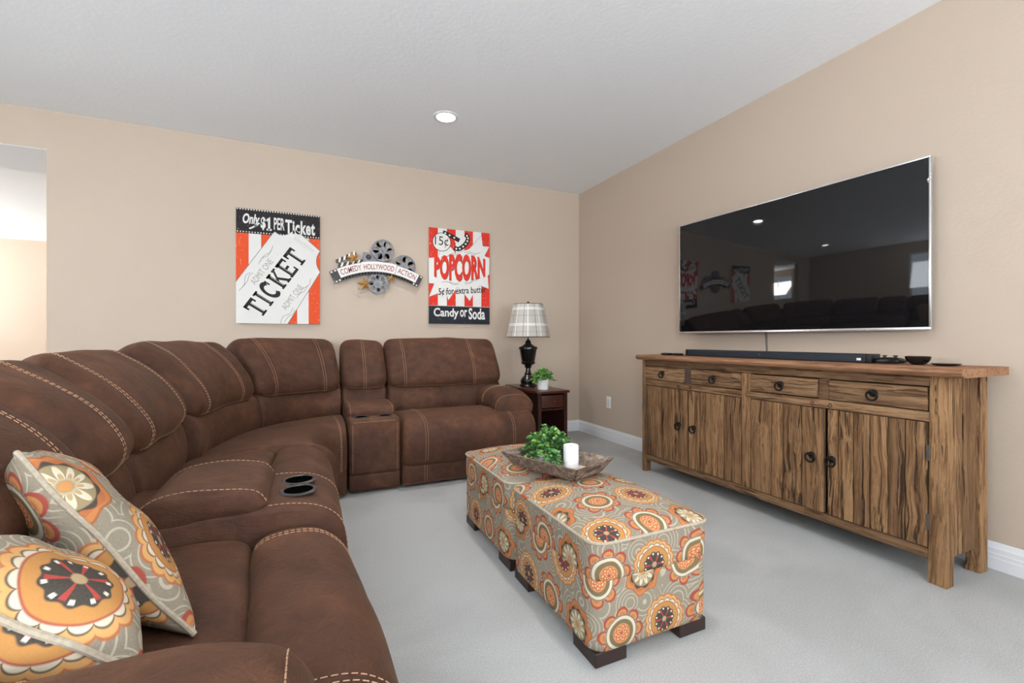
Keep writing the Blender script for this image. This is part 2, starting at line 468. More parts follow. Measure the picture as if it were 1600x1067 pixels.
class Loft:
    """soft upholstered shape: closed outline prof [(d,z)] carried along a ground path P(t) with forward vector N(t)"""
    def __init__(s, prof, P, N, width, er=.05, sub=5, nt=36, amp=.005, freq=5.0, seed=0., sag=0., dome=0.0):
        s.prof = prof; s.P = P; s.N = N; s.w = width; s.er = er; s.sub = sub; s.nt = nt; s.amp = amp; s.freq = freq; s.seed = seed; s.dome = dome
        s.dc = sum(p[0] for p in prof) / len(prof); s.zc = sum(p[1] for p in prof) / len(prof)
    def pt(s, q, t, lift=0.0):
        d, z = cat(s.prof, q)
        a = min(t, 1 - t) * s.w
        off = 0
        if a < s.er: off = s.er * (1 - math.sqrt(max(0, 1 - (1 - a / s.er) ** 2)))
        px, py = s.P(t); nx, ny = s.N(t); nl = math.hypot(nx, ny)
        vd, vz = (d - s.dc) * nl, z - s.zc; L = math.hypot(vd, vz) or 1e-6
        n = noise.noise(Vector(((px + nx * d) * s.freq + s.seed, (py + ny * d) * s.freq, z * s.freq)))
        bul = s.dome * math.sin(math.pi * t) ** .7
        k = max(.03, (L - off + n * s.amp + bul + lift) / L)
        d2 = s.dc + vd * k / nl; z2 = s.zc + vz * k
        return Vector((px + nx * d2, py + ny * d2, z2))
    def mesh(s):
        n = len(s.prof) * s.sub; vs_ = []; fs = []
        ts = [.5 - .5 * math.cos(math.pi * i / s.nt) for i in range(s.nt + 1)]
        ts = [.65 * t + .35 * i / s.nt for i, t in enumerate(ts)]
        for t in ts:
            for k in range(n): vs_.append(s.pt(k / s.sub, t))
        for i in range(s.nt):
            for k in range(n):
                k2 = (k + 1) % n
                fs.append((i * n + k, i * n + k2, (i + 1) * n + k2, (i + 1) * n + k))
        for i, flip in ((0, True), (s.nt, False)):
            c = sum((vs_[i * n + k] for k in range(n)), Vector()) / n; vs_.append(c); ci = len(vs_) - 1
            for k in range(n):
                k2 = (k + 1) % n
                fs.append((ci, i * n + k2, i * n + k) if flip else (ci, i * n + k, i * n + k2))
        # consistent outward normals
        bm = bmesh.new(); bv = [bm.verts.new(v) for v in vs_]
        for f in fs: bm.faces.new([bv[i] for i in f])
        m = MB(); m.bm(bm)
        return m
    def build(s, name, mat, parent, **k):
        return s.mesh().build(name, mat, parent, angle=None, **k)

def dashes(mb, pts, r=.0013, dash=.011, gap=.005):
    pts = [Vector(p) for p in pts]
    acc = 0; seg = []
    # resample
    L = [0]
    for a, b in zip(pts, pts[1:]): L.append(L[-1] + (b - a).length)
    def at(x):
        for i in range(len(L) - 1):
            if x <= L[i + 1]:
                f = (x - L[i]) / max(1e-9, L[i + 1] - L[i]); return pts[i].lerp(pts[i + 1], f)
        return pts[-1]
    x = 0
    while x + dash < L[-1]:
        mb.tube([at(x), at(x + dash * .5), at(x + dash)], r, 4); x += dash + gap
    return mb
def stitch_line(mb, loft, q0, q1, t, n=28, lift=.0012, dbl=.017, **k):
    for dt in ((-dbl / 2 / loft.w, dbl / 2 / loft.w) if dbl else (0,)):
        dashes(mb, [loft.pt(q0 + (q1 - q0) * i / n, t + dt, lift) for i in range(n + 1)], **k)
def stitch_along(mb, loft, q, t0, t1, n=40, lift=.0012, **k):
    dashes(mb, [loft.pt(q, t0 + (t1 - t0) * i / n, lift) for i in range(n + 1)], **k)
def stitches(mb, parent):
    o = mb.build('stitching', M_thread, parent); o['kind'] = 'stuff'; return o

def text_geo(body, bold=0.0, shear=0.0, extr=0.0, spacing=1.0):
    c = bpy.data.curves.new('t', 'FONT'); c.body = body; c.offset = bold; c.shear = shear; c.extrude = .01; c.space_character = spacing
    c.resolution_u = 3
    o = bpy.data.objects.new('t', c); COL.objects.link(o)
    dg = bpy.context.evaluated_depsgraph_get(); dg.update()
    e = o.evaluated_get(dg); me = e.to_mesh()
    vs_ = [v.co.copy() for v in me.vertices]; fs = [tuple(p.vertices) for p in me.polygons]
    e.to_mesh_clear(); bpy.data.objects.remove(o); bpy.data.curves.remove(c)
    return vs_, fs
def text(mb, body, u0, v0, u1, v1, mp, h0, h1, bold=.0, shear=0, warp=None, spacing=1.0):
    vs_, fs = text_geo(body, bold, shear, spacing=spacing)
    xs = [v.x for v in vs_]; ys = [v.y for v in vs_]; a, b, c, d = min(xs), max(xs), min(ys), max(ys)
    out = []
    for v in vs_:
        u = u0 + (v.x - a) / (b - a) * (u1 - u0); q = v0 + (v.y - c) / (d - c) * (v1 - v0)
        if warp: u, q = warp(u, q)
        out.append(mp(u, q, h1 if v.z > 0 else h0))
    mb.add(out, fs); return mb

# ------------------------------------------------------------------ the room
CH = 2.74
XL, YR = -7.0, -7.0         # left wall, rear wall (behind the camera)
NX, NY = -10.0, 5.9         # next room
OX0, OX1, OZ = -6.1, -4.618, 2.452   # opening in the back wall
struct(mk('floor', [(NX, YR, 0), (0.1, YR, 0), (0.1, NY, 0), (NX, NY, 0)], [(0, 1, 2, 3)], M_carpet, smooth=False))
m = MB(); m.box(XL - .1, .1, YR - .1, .06, CH, CH + .1); struct(m.build('ceiling', M_ceil, smooth=False))
m = MB(); m.box(OX1, .1, 0, .12, 0, CH).box(OX0, OX1, 0, .12, OZ, CH).box(XL - .1, OX0, 0, .12, 0, CH)
struct(m.build('wall_back', M_wall, smooth=False))
m = MB(); m.box(0, .1, YR - .1, 0, 0, CH); struct(m.build('wall_right', M_wall, smooth=False))
def wall_with_holes(name, axis, pos, thick, a0, a1, holes):
    m = MB()
    def bx(p0, p1, z0, z1):
        if axis == 'x': m.box(pos, pos + thick, p0, p1, z0, z1)
        else: m.box(p0, p1, pos, pos + thick, z0, z1)
    p = a0
    for (h0, h1, z0, z1) in sorted(holes):
        bx(p, h0, 0, CH); bx(h0, h1, 0, z0); bx(h0, h1, z1, CH); p = h1
    bx(p, a1, 0, CH)
    return struct(m.build(name, M_wall, smooth=False))
def window(n, axis, pos, inward, a0, a1, z0, z1):
    m = MB(); g = MB(); w_ = .05
    def bx(mb, p0, p1, q0, q1, d0, d1):
        d0, d1 = pos + inward * d0, pos + inward * d1
        if axis == 'x': mb.box(d0, d1, p0, p1, q0, q1)
        else: mb.box(p0, p1, d0, d1, q0, q1)
    c = (a0 + a1) / 2
    bx(g, a0 + .01, a1 - .01, z0 + .01, z1 - .01, -.075, -.070)
    o = struct(g.build('window_%d' % n, M_glass, smooth=False))
    for r in ((a0, a1, z0, z0 + w_), (a0, a1, z1 - w_, z1), (a0, a0 + w_, z0 + w_, z1 - w_), (a1 - w_, a1, z0 + w_, z1 - w_), (c - .02, c + .02, z0 + w_, z1 - w_)):
        m = MB(); bx(m, r[0], r[1], r[2], r[3], -.068, -.03); m.build('window_frame', M_white, o, smooth=False)
L_H = [(-4.7, -2.7, .65, 2.3)]
R_H = [(-5.6, -3.2, .7, 2.3), (-2.4, -.4, .7, 2.3)]  # unseen rear windows, added where the rear lamps stand
N_H = [(2.0, 3.5, .8, 2.3), (3.9, 5.3, .8, 2.3)]
wall_with_holes('wall_left', 'x', XL, -.1, YR, 0, L_H)
wall_with_holes('wall_rear', 'y', YR, -.1, XL - .1, 0, R_H)
k = 1
for h in L_H: window(k, 'x', XL, 1, *h); k += 1
for h in R_H: window(k, 'y', YR, 1, *h); k += 1
for h in N_H: window(k, 'x', NX, 1, *h); k += 1
# room beyond the opening
wall_with_holes('wall_next_room_left', 'x', NX, -.1, .1, NY, N_H)
m = MB(); m.box(NX, -4.2, NY, NY + .1, 0, CH); struct(m.build('wall_next_room_far', M_wall, smooth=False))
m = MB(); m.box(-4.3, -4.2, .12, NY, 0, CH); struct(m.build('wall_next_room_right', M_wall, smooth=False))
m = MB(); m.box(NX, XL - .1, .1, .2, 0, CH); struct(m.build('wall_next_room_near', M_wall, smooth=False))
m = MB(); m.box(NX, -4.2, .12, NY, CH, CH + .1); struct(m.build('ceiling_next_room', M_ceil, smooth=False))
m = MB(); m.box(OX0 - .1, OX1 + .1, .004, .64, OZ - .004, CH - .002); struct(m.build('trim_soffit', M_ceil, smooth=False))
# baseboards: stepped colonial profile
BP = [(0, 0), (.018, 0), (.018, .052), (.016, .056), (.016, .072), (.0135, .076), (.0135, .096), (.010, .103), (.007, .112), (.0045, .120), (0, .122)]
def baseboard(name, a, b, nrm):
    a, b, nrm = Vector(a), Vector(b), Vector(nrm)
    vs_ = []; n = len(BP)
    for p in (a, b):
        for d, z in BP: vs_.append(p + nrm * d + Vector((0, 0, z)))
    fs = [(i, i + 1, n + i + 1, n + i) for i in range(n - 1)] + [tuple(range(n)), tuple(reversed(range(n, 2 * n)))]
    return struct(mk(name, vs_, fs, M_white, smooth=False))
baseboard('baseboard_right', (0, 0, 0), (0, YR, 0), (-1, 0, 0))
baseboard('baseboard_back', (OX1, 0, 0), (0, 0, 0), (0, -1, 0))

# ------------------------------------------------------------------ recessed lights
def downlight(x, y, power, label):
    t = thing('recessed_ceiling_light', (x, y, CH), label, 'ceiling light')
    m = MB(); m.lathe([(.070, -.0005), (.070, -.006), (.082, -.008), (.094, -.004), (.095, -.0005)], (x, y, CH), 48); m.build('trim_ring', M_plastic, t)
    m = MB(); m.lathe([(.0001, -.0045), (.035, -.0045), (.0705, -.003)], (x, y, CH), 40); m.build('lens', M_glow, t)
    l = bpy.data.lights.new('downlight_beam', 'SPOT'); l.energy = power; l.color = (1, .965, .92); l.spot_size = math.radians(140); l.spot_blend = 1.0; l.shadow_soft_size = .07
    o = bpy.data.objects.new('downlight_beam', l); COL.objects.link(o); o.location = (0, 0, -.02); o.parent = t
    return t
downlight(-1.917, -1.12, 62, 'lit recessed ceiling light above the sofa, the one in view')
downlight(-5.05, -1.12, 28, 'recessed ceiling light near the opening, reflected in the television')
downlight(-1.917, -3.25, 34, 'added ceiling light above the ottomans, out of view, to brighten the floor')  # unseen lamp added to brighten the floor and right wall
downlight(-5.05, -3.25, 35, 'added ceiling light left of the sofa, out of view, for more top light')  # unseen lamp added to fill out the top light
downlight(-1.917, -5.4, 20, 'added ceiling light behind the camera near the television wall, for brightness')  # added lamp out of view, completes the brightening grid
downlight(-5.05, -5.4, 25, 'added ceiling light behind the camera near the windows, for brightness')  # another added lamp out of view, extra light from above

# ------------------------------------------------------------------ sofa
SY = -.60       # back row: front of the back cushions, facing -y
SXL = -3.43     # left row: front of the back cushions, facing +x
def back_prof(h, lean=0.0):
    k = h - 1.05
    return [(-.03, .655), (.018, .667), (.036, .72), (.012, .80 + k * .3), (-.038, .88 + k * .5), (-.098, .955 + k * .8), (-.165, 1.015 + k), (-.24, h + .002), (-.315, 1.005 + k), (-.35, .90 + k * .5), (-.335, .72), (-.20, .655), (-.10, .655)]
LUMB = [(-.04, .40), (.005, .42), (.032, .49), (.03, .57), (.0, .655), (-.06, .685), (-.16, .68), (-.22, .6), (-.22, .45), (-.14, .40)]
SEAT = [(-.02, .40), (.03, .455), (.16, .478), (.32, .488), (.47, .487), (.58, .465), (.645, .405), (.665, .32), (.655, .22), (.63, .155), (.56, .135), (.40, .135), (.2, .135), (.02, .16)]
SEAT_IN = [(-.02, .40), (.03, .46), (.13, .485), (.25, .49), (.355, .482), (.403, .455), (.407, .40), (.403, .30), (.3, .26), (.1, .26), (0, .3)]
FOOT = [(.407, .40), (.411, .455), (.445, .488), (.515, .495), (.585, .48), (.645, .43), (.677, .35), (.68, .26), (.66, .18), (.60, .14), (.50, .14), (.42, .2), (.395, .30)]
BASE = [(-.28, .02), (-.28, .16), (-.15, .19), (.2, .19), (.52, .185), (.60, .175), (.628, .15), (.632, .10), (.628, .035), (.60, .02), (.3, .02), (0, .02)]
def straight(axis, a0, a1, c):
    """path along +x (back row, facing -y) or along -y... (left row, facing +x)"""
    if axis == 'back': return (lambda t: (a0 + (a1 - a0) * t, c)), (lambda t: (0, -1))
    def P(t):
        y = a0 + (a1 - a0) * t
        return (c + max(0, -2.87 - y) * .075, y)     # the near recliner is turned a touch
    return P, (lambda t: (1, 0))
def soft(name, prof, axis, a0, a1, c, parent, er=.045, amp=.006, seed=0., **k):
    P, N = straight(axis, a0, a1, c)
    L = Loft(prof, P, N, abs(a1 - a0), er, amp=amp, seed=seed, **k)
    o = L.build(name, M_leather, parent)
    return L, o
def rear_shell(parent, axis, a0, a1, c, h):
    """thin upholstered shell that closes the back of a module"""
    P, N = straight(axis, a0, a1, c)
    L = Loft([(-.335, .05), (-.335, .4), (-.36, h - .2), (-.375, h - .15), (-.38, .5), (-.37, .05)], P, N, abs(a1 - a0), .01, amp=0)
    return L.build('back_panel', M_leather, parent)
def back_and_lumbar(t, axis, a0, a1, c, h, lines, seed, er=.07, lum=True, shell=True):
    L, o = soft('back_cushion', back_prof(h), axis, a0, a1, c, t, er=er, amp=.010, seed=seed, nt=40, dome=.012)
    mb = MB()
    for ln in lines: stitch_line(mb, L, .9, 7.6, ln, n=44)
    stitch_along(mb, L, 1.05, .07, .93, r=.0010)
    stitches(mb, o)
    if lum: soft('lumbar_cushion', LUMB, axis, a0 + .004, a1 - .004, c, t, er=.03, amp=.006, seed=seed + 5)
    if shell: rear_shell(t, axis, a0 + .01, a1 - .01, c, h)
    return L

# --- right recliner on the back row
t = thing('sofa_recliner', (-1.74, -.62, 0), 'brown suede recliner section with padded arm beside the end table', 'sofa section', 'sectional sofa pieces')
x0, x1 = -2.268, -1.20
back_and_lumbar(t, 'back', x0, -1.245, SY, 1.055, (.14, .74), 1.0)
L, o = soft('seat', SEAT, 'back', x0 + .004, x1, SY, t, er=.055, amp=.007, seed=3., dome=.006)
mb = MB(); stitch_line(mb, L, 1.6, 8.6, .157, n=40); stitch_line(mb, L, 1.6, 8.6, .80, n=40); stitches(mb, o)
L, o = soft('base', BASE, 'back', x0 + .006, x1 - .01, SY, t, er=.03, amp=.003)
mb = MB(); stitch_line(mb, L, 5.2, 8.0, .157, n=10); stitch_line(mb, L, 5.2, 8.0, .80, n=10); stitches(mb, o)
def armrest(t, axis, inner, outer, c, front, sgn, seed, dz=0.0):
    """puffy pad running front to back, with a front that drops to the seat"""
    ws = abs(outer - inner)
    pr = [(0.0, .50), (.0, .575), (.05, .625), (.15, .645), (.24, .632), (ws - .02, .585), (ws, .53), (ws - .03, .47), (.2, .455), (.06, .46)]
    n = 40
    class A(Loft):
        def pt(s, q, tt, lift=0.0):
            v = Loft.pt(s, q, tt, lift)
            fr = max(0, (tt - .62) / .38)
            v.z += dz - .055 * fr * fr
            return v
    if axis == 'back':
        P = lambda tt: (inner, c - .02 - (front + .02) * tt); N = lambda tt: (sgn, 0)
    else:
        P = lambda tt: (c + .02 + (front + .02) * tt, inner); N = lambda tt: (0, sgn)
    L = A(pr, P, N, front, .06, amp=.008, seed=seed, nt=40, dome=.006)
    o = L.build('armrest_pad', M_leather, t)
    mb = MB(); stitch_line(mb, L, .3, 6.0, .40, n=24); stitch_line(mb, L, .3, 6.2, .93, n=24, dbl=0); stitches(mb, o)
    # arm body below the pad
    m = MB()
    if axis == 'back': m.rbox(inner + sgn * .10, outer - sgn * .02, c - front * .92, c + .28, .03, .50, .03, 3)
    else: m.rbox(c - .28, c + front * .92, min(inner + sgn * .10, outer - sgn * .02), max(inner + sgn * .10, outer - sgn * .02), .03, .50, .03, 3)
    m.build('arm_body', M_leather, t)
armrest(t, 'back', -1.50, -1.165, SY, .50, 1, 8.)

# --- console on the back row
t = thing('sofa_console', (-2.445, -.62, 0), 'narrow brown suede console section against the back wall, lid closed', 'sofa console', 'sectional sofa consoles')
x0, x1 = -2.625, -2.272
back_and_lumbar(t, 'back', x0, x1, SY, 1.035, (.5,), 11.)
m = MB(); m.rbox(x0 + .006, x1 - .004, -1.235, -.62, .13, .508, .028, 4); o = m.build('body', M_leather, t, angle=60)
mb = MB()
for xx in (x0 + .03, x1 - .028): dashes(mb, [(xx, -1.2365, .155 + .33 * i / 12) for i in range(13)])
dashes(mb, [(x0 + .04 + .27 * i / 10, -1.2365, .49) for i in range(11)]); stitches(mb, o)
m = MB(); m.rbox(x0 + .008, x1 - .006, -1.232, -.34, .02, .135, .02, 3); m.build('base', M_leather, t, angle=60)
P = lambda tt: (x0 + .01 + (x1 - x0 - .02) * tt, -.62); N = lambda tt: (0, -1)
Lc = Loft([(-.02, .49), (-.01, .55), (.1, .575), (.28, .578), (.40, .57), (.445, .545), (.45, .515), (.43, .495), (.3, .49), (.1, .49)], P, N, x1 - x0 - .02, .03, amp=.004, seed=4.)
o = Lc.build('lid', M_leather, t); mb = MB(); stitch_line(mb, Lc, 2, 7, .06, dbl=0); stitch_line(mb, Lc, 2, 7, .94, dbl=0); stitches(mb, o)
def cupholder(parent, x, y, z, r=.048):
    m = MB(); m.lathe([(r - .003, -.002), (r - .002, .003), (r + .006, .004), (r + .011, .001), (r + .011, -.002)], (x, y, z), 36); h = m.build('cup_holder', M_cupring, parent)
    m = MB(); m.lathe([(.0001, -.0015), (r * .5, -.0015), (r - .002, .0015)], (x, y, z), 36); m.build('cup_well', M_cupwell, h)
for xx in (-2.53, -2.37): cupholder(t, xx, -1.135, .510, .043)

# --- corner wedge
def arcpath(pts):
    return lambda s_: cat(pts, s_ * (len(pts) - 1) if s_ < 1 else len(pts) - 1 - 1e-6, closed=False)
BK = [(-2.63, -.615), (-2.76, -.635), (-2.93, -.72), (-3.10, -.87), (-3.235, -1.06), (-3.33, -1.30), (-3.375, -1.53), (-3.385, -1.765)]
bkf = arcpath(BK)
FRQ = [(-2.632, -1.275), (-2.69, -1.315), (-2.755, -1.375), (-2.80, -1.45), (-2.815, -1.53), (-2.80, -1.61), (-2.765, -1.69), (-2.715, -1.765)]
frf = arcpath(FRQ)
t = thing('sofa_corner_wedge', (-3.0, -1.1, 0), 'curved brown suede corner section with two wide back cushions', 'sofa section', 'sectional sofa pieces')
def fr_n(tt):
    p = bkf(tt); q = frf(tt); return ((q[0] - p[0]) / .66, (q[1] - p[1]) / .66)
L = Loft(SEAT, lambda tt: tuple(bkf(tt)), fr_n, 1.3, .04, amp=.008, seed=21., nt=48)
o = L.build('seat', M_leather, t)
mb = MB(); stitch_line(mb, L, 2.6, 8.6, .10, n=40); stitches(mb, o)
L = Loft(BASE, lambda tt: tuple(bkf(tt)), fr_n, 1.3, .02, amp=.0, nt=30); L.build('base', M_leather, t)
def wedge_norm(f):
    def n(tt):
        e = .02; a = f(max(0, tt - e)); b = f(min(1, tt + e)); dx, dy = b[0] - a[0], b[1] - a[1]; l = math.hypot(dx, dy)
        return (-dy / l, dx / l)
    return n
for nm, s0, s1, sd in (('a', 0.0, .497, 31.), ('b', .503, 1.0, 37.)):
    f = (lambda tt, s0=s0, s1=s1: tuple(bkf(s0 + (s1 - s0) * tt)))
    L = Loft(LUMB, f, wedge_norm(f), .75, .028, amp=.006, seed=sd); L.build('lumbar_cushion', M_leather, t)
# the upper cushions are flatter than the arc of the seat
def chord(a, b, bow):
    a, b = Vector(a), Vector(b); dn = (b - a).normalized(); nn = Vector((-dn.y, dn.x))
    return lambda tt: tuple(a.lerp(b, tt) - nn * (bow * 4 * tt * (1 - tt)))
for (a, b, bow, h, lines, sd) in (((-2.632, -.625), (-3.19, -.94), .05, 1.05, (.2, .8), 41.), ((-3.20, -.985), (-3.395, -1.735), .06, 1.03, (.2, .8), 43.)):
    f = chord(a, b, bow)
    L = Loft(back_prof(h), f, wedge_norm(f), (Vector(a) - Vector(b)).length, .07, amp=.010, seed=sd, nt=40, dome=.012)
    o = L.build('back_cushion', M_leather, t); mb = MB()
    for ln in lines: stitch_line(mb, L, .9, 7.6, ln, n=44)
    stitch_along(mb, L, 1.05, .07, .93, r=.0010); stitches(mb, o)
f = bkf
L = Loft([(-.25, .05), (-.25, .4), (-.27, .85), (-.31, .85), (-.31, .45), (-.30, .05)], lambda tt: tuple(bkf(tt)), wedge_norm(bkf), 1.3, .01, amp=0); L.build('back_panel', M_leather, t)

# --- left row: armless recliner, console, near recliner (all facing +x)
def split_seat(t, y0, y1, seed, lines=()):
    L, o = soft('seat', SEAT_IN, 'left', y0, y1, SXL, t, er=.03, amp=.008, seed=seed)
    L2, o2 = soft('footrest', FOOT, 'left', y0, y1, SXL, t, er=.06, amp=.008, seed=seed + 2, dome=.006)
    mb = MB()
    for ln in lines: stitch_line(mb, L2, 1.3, 8.2, ln, n=30)
    stitches(mb, o2)
    L3, o3 = soft('base', BASE, 'left', y0 + .004, y1 - .004, SXL, t, er=.02, amp=.003)
    return L, L2
t = thing('sofa_armless_recliner', (-3.1, -2.1, 0), 'brown suede armless seat between the corner and the cup holder console', 'sofa section', 'sectional sofa pieces')
y0, y1 = -2.508, -1.782
back_and_lumbar(t, 'left', y0, y1, SXL, .995, (.16, .84), 51.)
La, Lb = split_seat(t, y0, y1, 53., (.14,))
t = thing('sofa_console', (-3.1, -2.67, 0), 'brown suede console section with two black cup holders on top', 'sofa console', 'sectional sofa consoles')
y0, y1 = -2.905, -2.514
back_and_lumbar(t, 'left', y0, y1, SXL, .98, (.55,), 61., er=.06)
L, o = soft('body', [(-.02, .14), (-.02, .50), (.2, .535), (.42, .548), (.52, .545), (.60, .522), (.655, .47), (.672, .38), (.668, .25), (.65, .16), (.55, .14), (.3, .14)], 'left', y0 + .003, y1 - .003, SXL, t, er=.02, amp=.004, seed=63.)
mb = MB(); stitch_line(mb, L, 3.2, 8.6, .045, dbl=0); stitch_line(mb, L, 3.2, 8.6, .955, dbl=0); stitches(mb, o)
m = MB(); m.rbox(-3.68, -2.77, y0 + .006, y1 - .006, .02, .15, .02, 3); m.build('base', M_leather, t, angle=60)
L, o = soft('lid', [(.10, .50), (.12, .56), (.17, .602), (.24, .615), (.33, .612), (.41, .598), (.442, .565), (.44, .545), (.4, .53), (.2, .51)], 'left', y0 + .006, y1 - .006, SXL, t, er=.025, amp=.005, seed=66.)
mb = MB(); stitch_line(mb, L, 1, 6.4, .06, dbl=0); stitch_line(mb, L, 1, 6.4, .94, dbl=0); stitches(mb, o)
for yy in (-2.77, -2.65): cupholder(t, -2.90, yy, .5495, .047)

t = thing('sofa_recliner', (-3.1, -3.3, 0), 'brown suede recliner section nearest the camera holding the two pillows', 'sofa section', 'sectional sofa pieces')
y0, y1 = -3.72, -2.911
back_and_lumbar(t, 'left', y0, y1, SXL, .97, (.13, .86), 71.)
split_seat(t, y0, y1, 73., (.10, .90))
armrest(t, 'left', -3.665, -4.0, SXL, .53, -1, 78., .022)

# ------------------------------------------------------------------ pillows
def pillow(label, bn, tn, depth_vec, T_=.075, uvo=(0, 0)):
    """bn, tn: near bottom and near top corners; depth_vec: towards the far edge"""
    bn, tn, dv = Vector(bn), Vector(tn), Vector(depth_vec)
    c = (bn + tn) / 2 + dv / 2; A = (tn - bn) / 2; B = dv / 2
    Nn = A.cross(B).normalized()
    if Nn.x < 0: Nn = -Nn
    t = thing('throw_pillow', tuple(c - Vector((0, 0, abs(A.z) + abs(B.z)))), label, 'pillow', 'throw pillows on the sofa')
    n = 30; vs_ = []; fs = []; uv = []
    def arcs(half):
        q = [-math.cos(math.pi * i / n) for i in range(n + 1)]; out = [0]
        for a_, b_ in zip(q, q[1:]):
            out.append(out[-1] + math.hypot((b_ - a_) * half, T_ * (max(0, 1 - b_ * b_) ** .40 - max(0, 1 - a_ * a_) ** .40)))
        return [o_ - out[-1] / 2 for o_ in out]
    arcA, arcB = arcs(A.length), arcs(B.length)
    def pos(u, v, sg):
        uu = u * (1 - .085 * (1 - v * v)); vv = v * (1 - .085 * (1 - u * u))
        th = T_ * (max(0, (1 - u * u)) * max(0, (1 - v * v))) ** .40
        th *= 1 + .10 * noise.noise(Vector((u * 2.1 + uvo[0] * 9, v * 2.1, sg * 3)))
        wob = .010 * noise.noise(Vector((u * 1.7, v * 1.7, uvo[1] * 7)))
        return c + A * uu + B * vv + Nn * (sg * th + wob)
    for sg in (1, -1):
        base = len(vs_)
        for i in range(n + 1):
            for j in range(n + 1): vs_.append(pos(-math.cos(math.pi * i / n), -math.cos(math.pi * j / n), sg))
        for i in range(n):
            for j in range(n):
                q = [(i, j), (i + 1, j), (i + 1, j + 1), (i, j + 1)]
                if sg < 0: q.reverse()
                fs.append(tuple(base + a * (n + 1) + b for a, b in q))
                for a, b in q:
                    uv.append((uvo[0] + sg * .37 + arcB[b], uvo[1] + arcA[a]))
    mk('cover', vs_, fs, M_print_pillow, t, uv=uv)
    pts = []
    K = 26
    for (f, g) in ((lambda s: (s, -1), 0), (lambda s: (1, s), 0), (lambda s: (-s, 1), 0), (lambda s: (-1, -s), 0)):
        for i in range(K): pts.append(pos(*f(-math.cos(math.pi * i / K)), 1))
    q = [pts[0]]
    for p in pts[1:]:
        if (p - q[-1]).length > .004: q.append(p)
    m = MB(); m.tube(q, .0052, 8, closed=True); m.build('piping', M_piping, t)
    return t
pillow('print pillow leaning on the sofa back, farther of the two', (-3.068, -3.41, .495), (-3.352, -3.32, .845), (-.145, .33, -.045), .075, (.47, .19))
pillow('print pillow at the photo\'s lower left corner, nearest of the two', (-3.088, -3.64, .582), (-3.330, -3.64, .785), (-.09, .25, -.075), .085, (.48, .125))

# ------------------------------------------------------------------ ottomans
def rr_contour(hx, hy, r, ns=8, nc=6):
    pts = []
    corners = [(hx - r, -hy + r, -90), (hx - r, hy - r, 0), (-hx + r, hy - r, 90), (-hx + r, -hy + r, 180)]
    for k, (cx, cy, a0) in enumerate(corners):
        for i in range(nc + 1):
            a = math.radians(a0 + 90 * i / nc); pts.append((cx + r * math.cos(a), cy + r * math.sin(a)))
        nx_, ny_, na = corners[(k + 1) % 4]
        e = math.radians(na); q = (nx_ + r * math.cos(e), ny_ + r * math.sin(e)); p = pts[-1]
        for i in range(1, ns): pts.append((p[0] + (q[0] - p[0]) * i / ns, p[1] + (q[1] - p[1]) * i / ns))
    per = [0]
    for a, b in zip(pts, pts[1:]): per.append(per[-1] + math.hypot(b[0] - a[0], b[1] - a[1]))
    return pts, per
def ring_mesh(rings, per, uvmode, uvo):
    """rings: list of lists of world points"""
    n = len(rings[0]); vs_ = [p for r in rings for p in r]; fs = []; uv = []
    for i in range(len(rings) - 1):
        for k in range(n):
            k2 = (k + 1) % n
            f = (i * n + k, i * n + k2, (i + 1) * n + k2, (i + 1) * n + k); fs.append(f)
            for idx in f:
                p = vs_[idx]
                if uvmode == 'top': uv.append((p[0] + uvo[0], p[1] + uvo[1]))
                else:
                    kk = idx % n; s_ = per[kk]
                    if kk == 0 and k2 == 0: s_ = per[-1] + .02
                    uv.append((s_ + uvo[0], p[2] + uvo[1]))
    return vs_, fs, uv
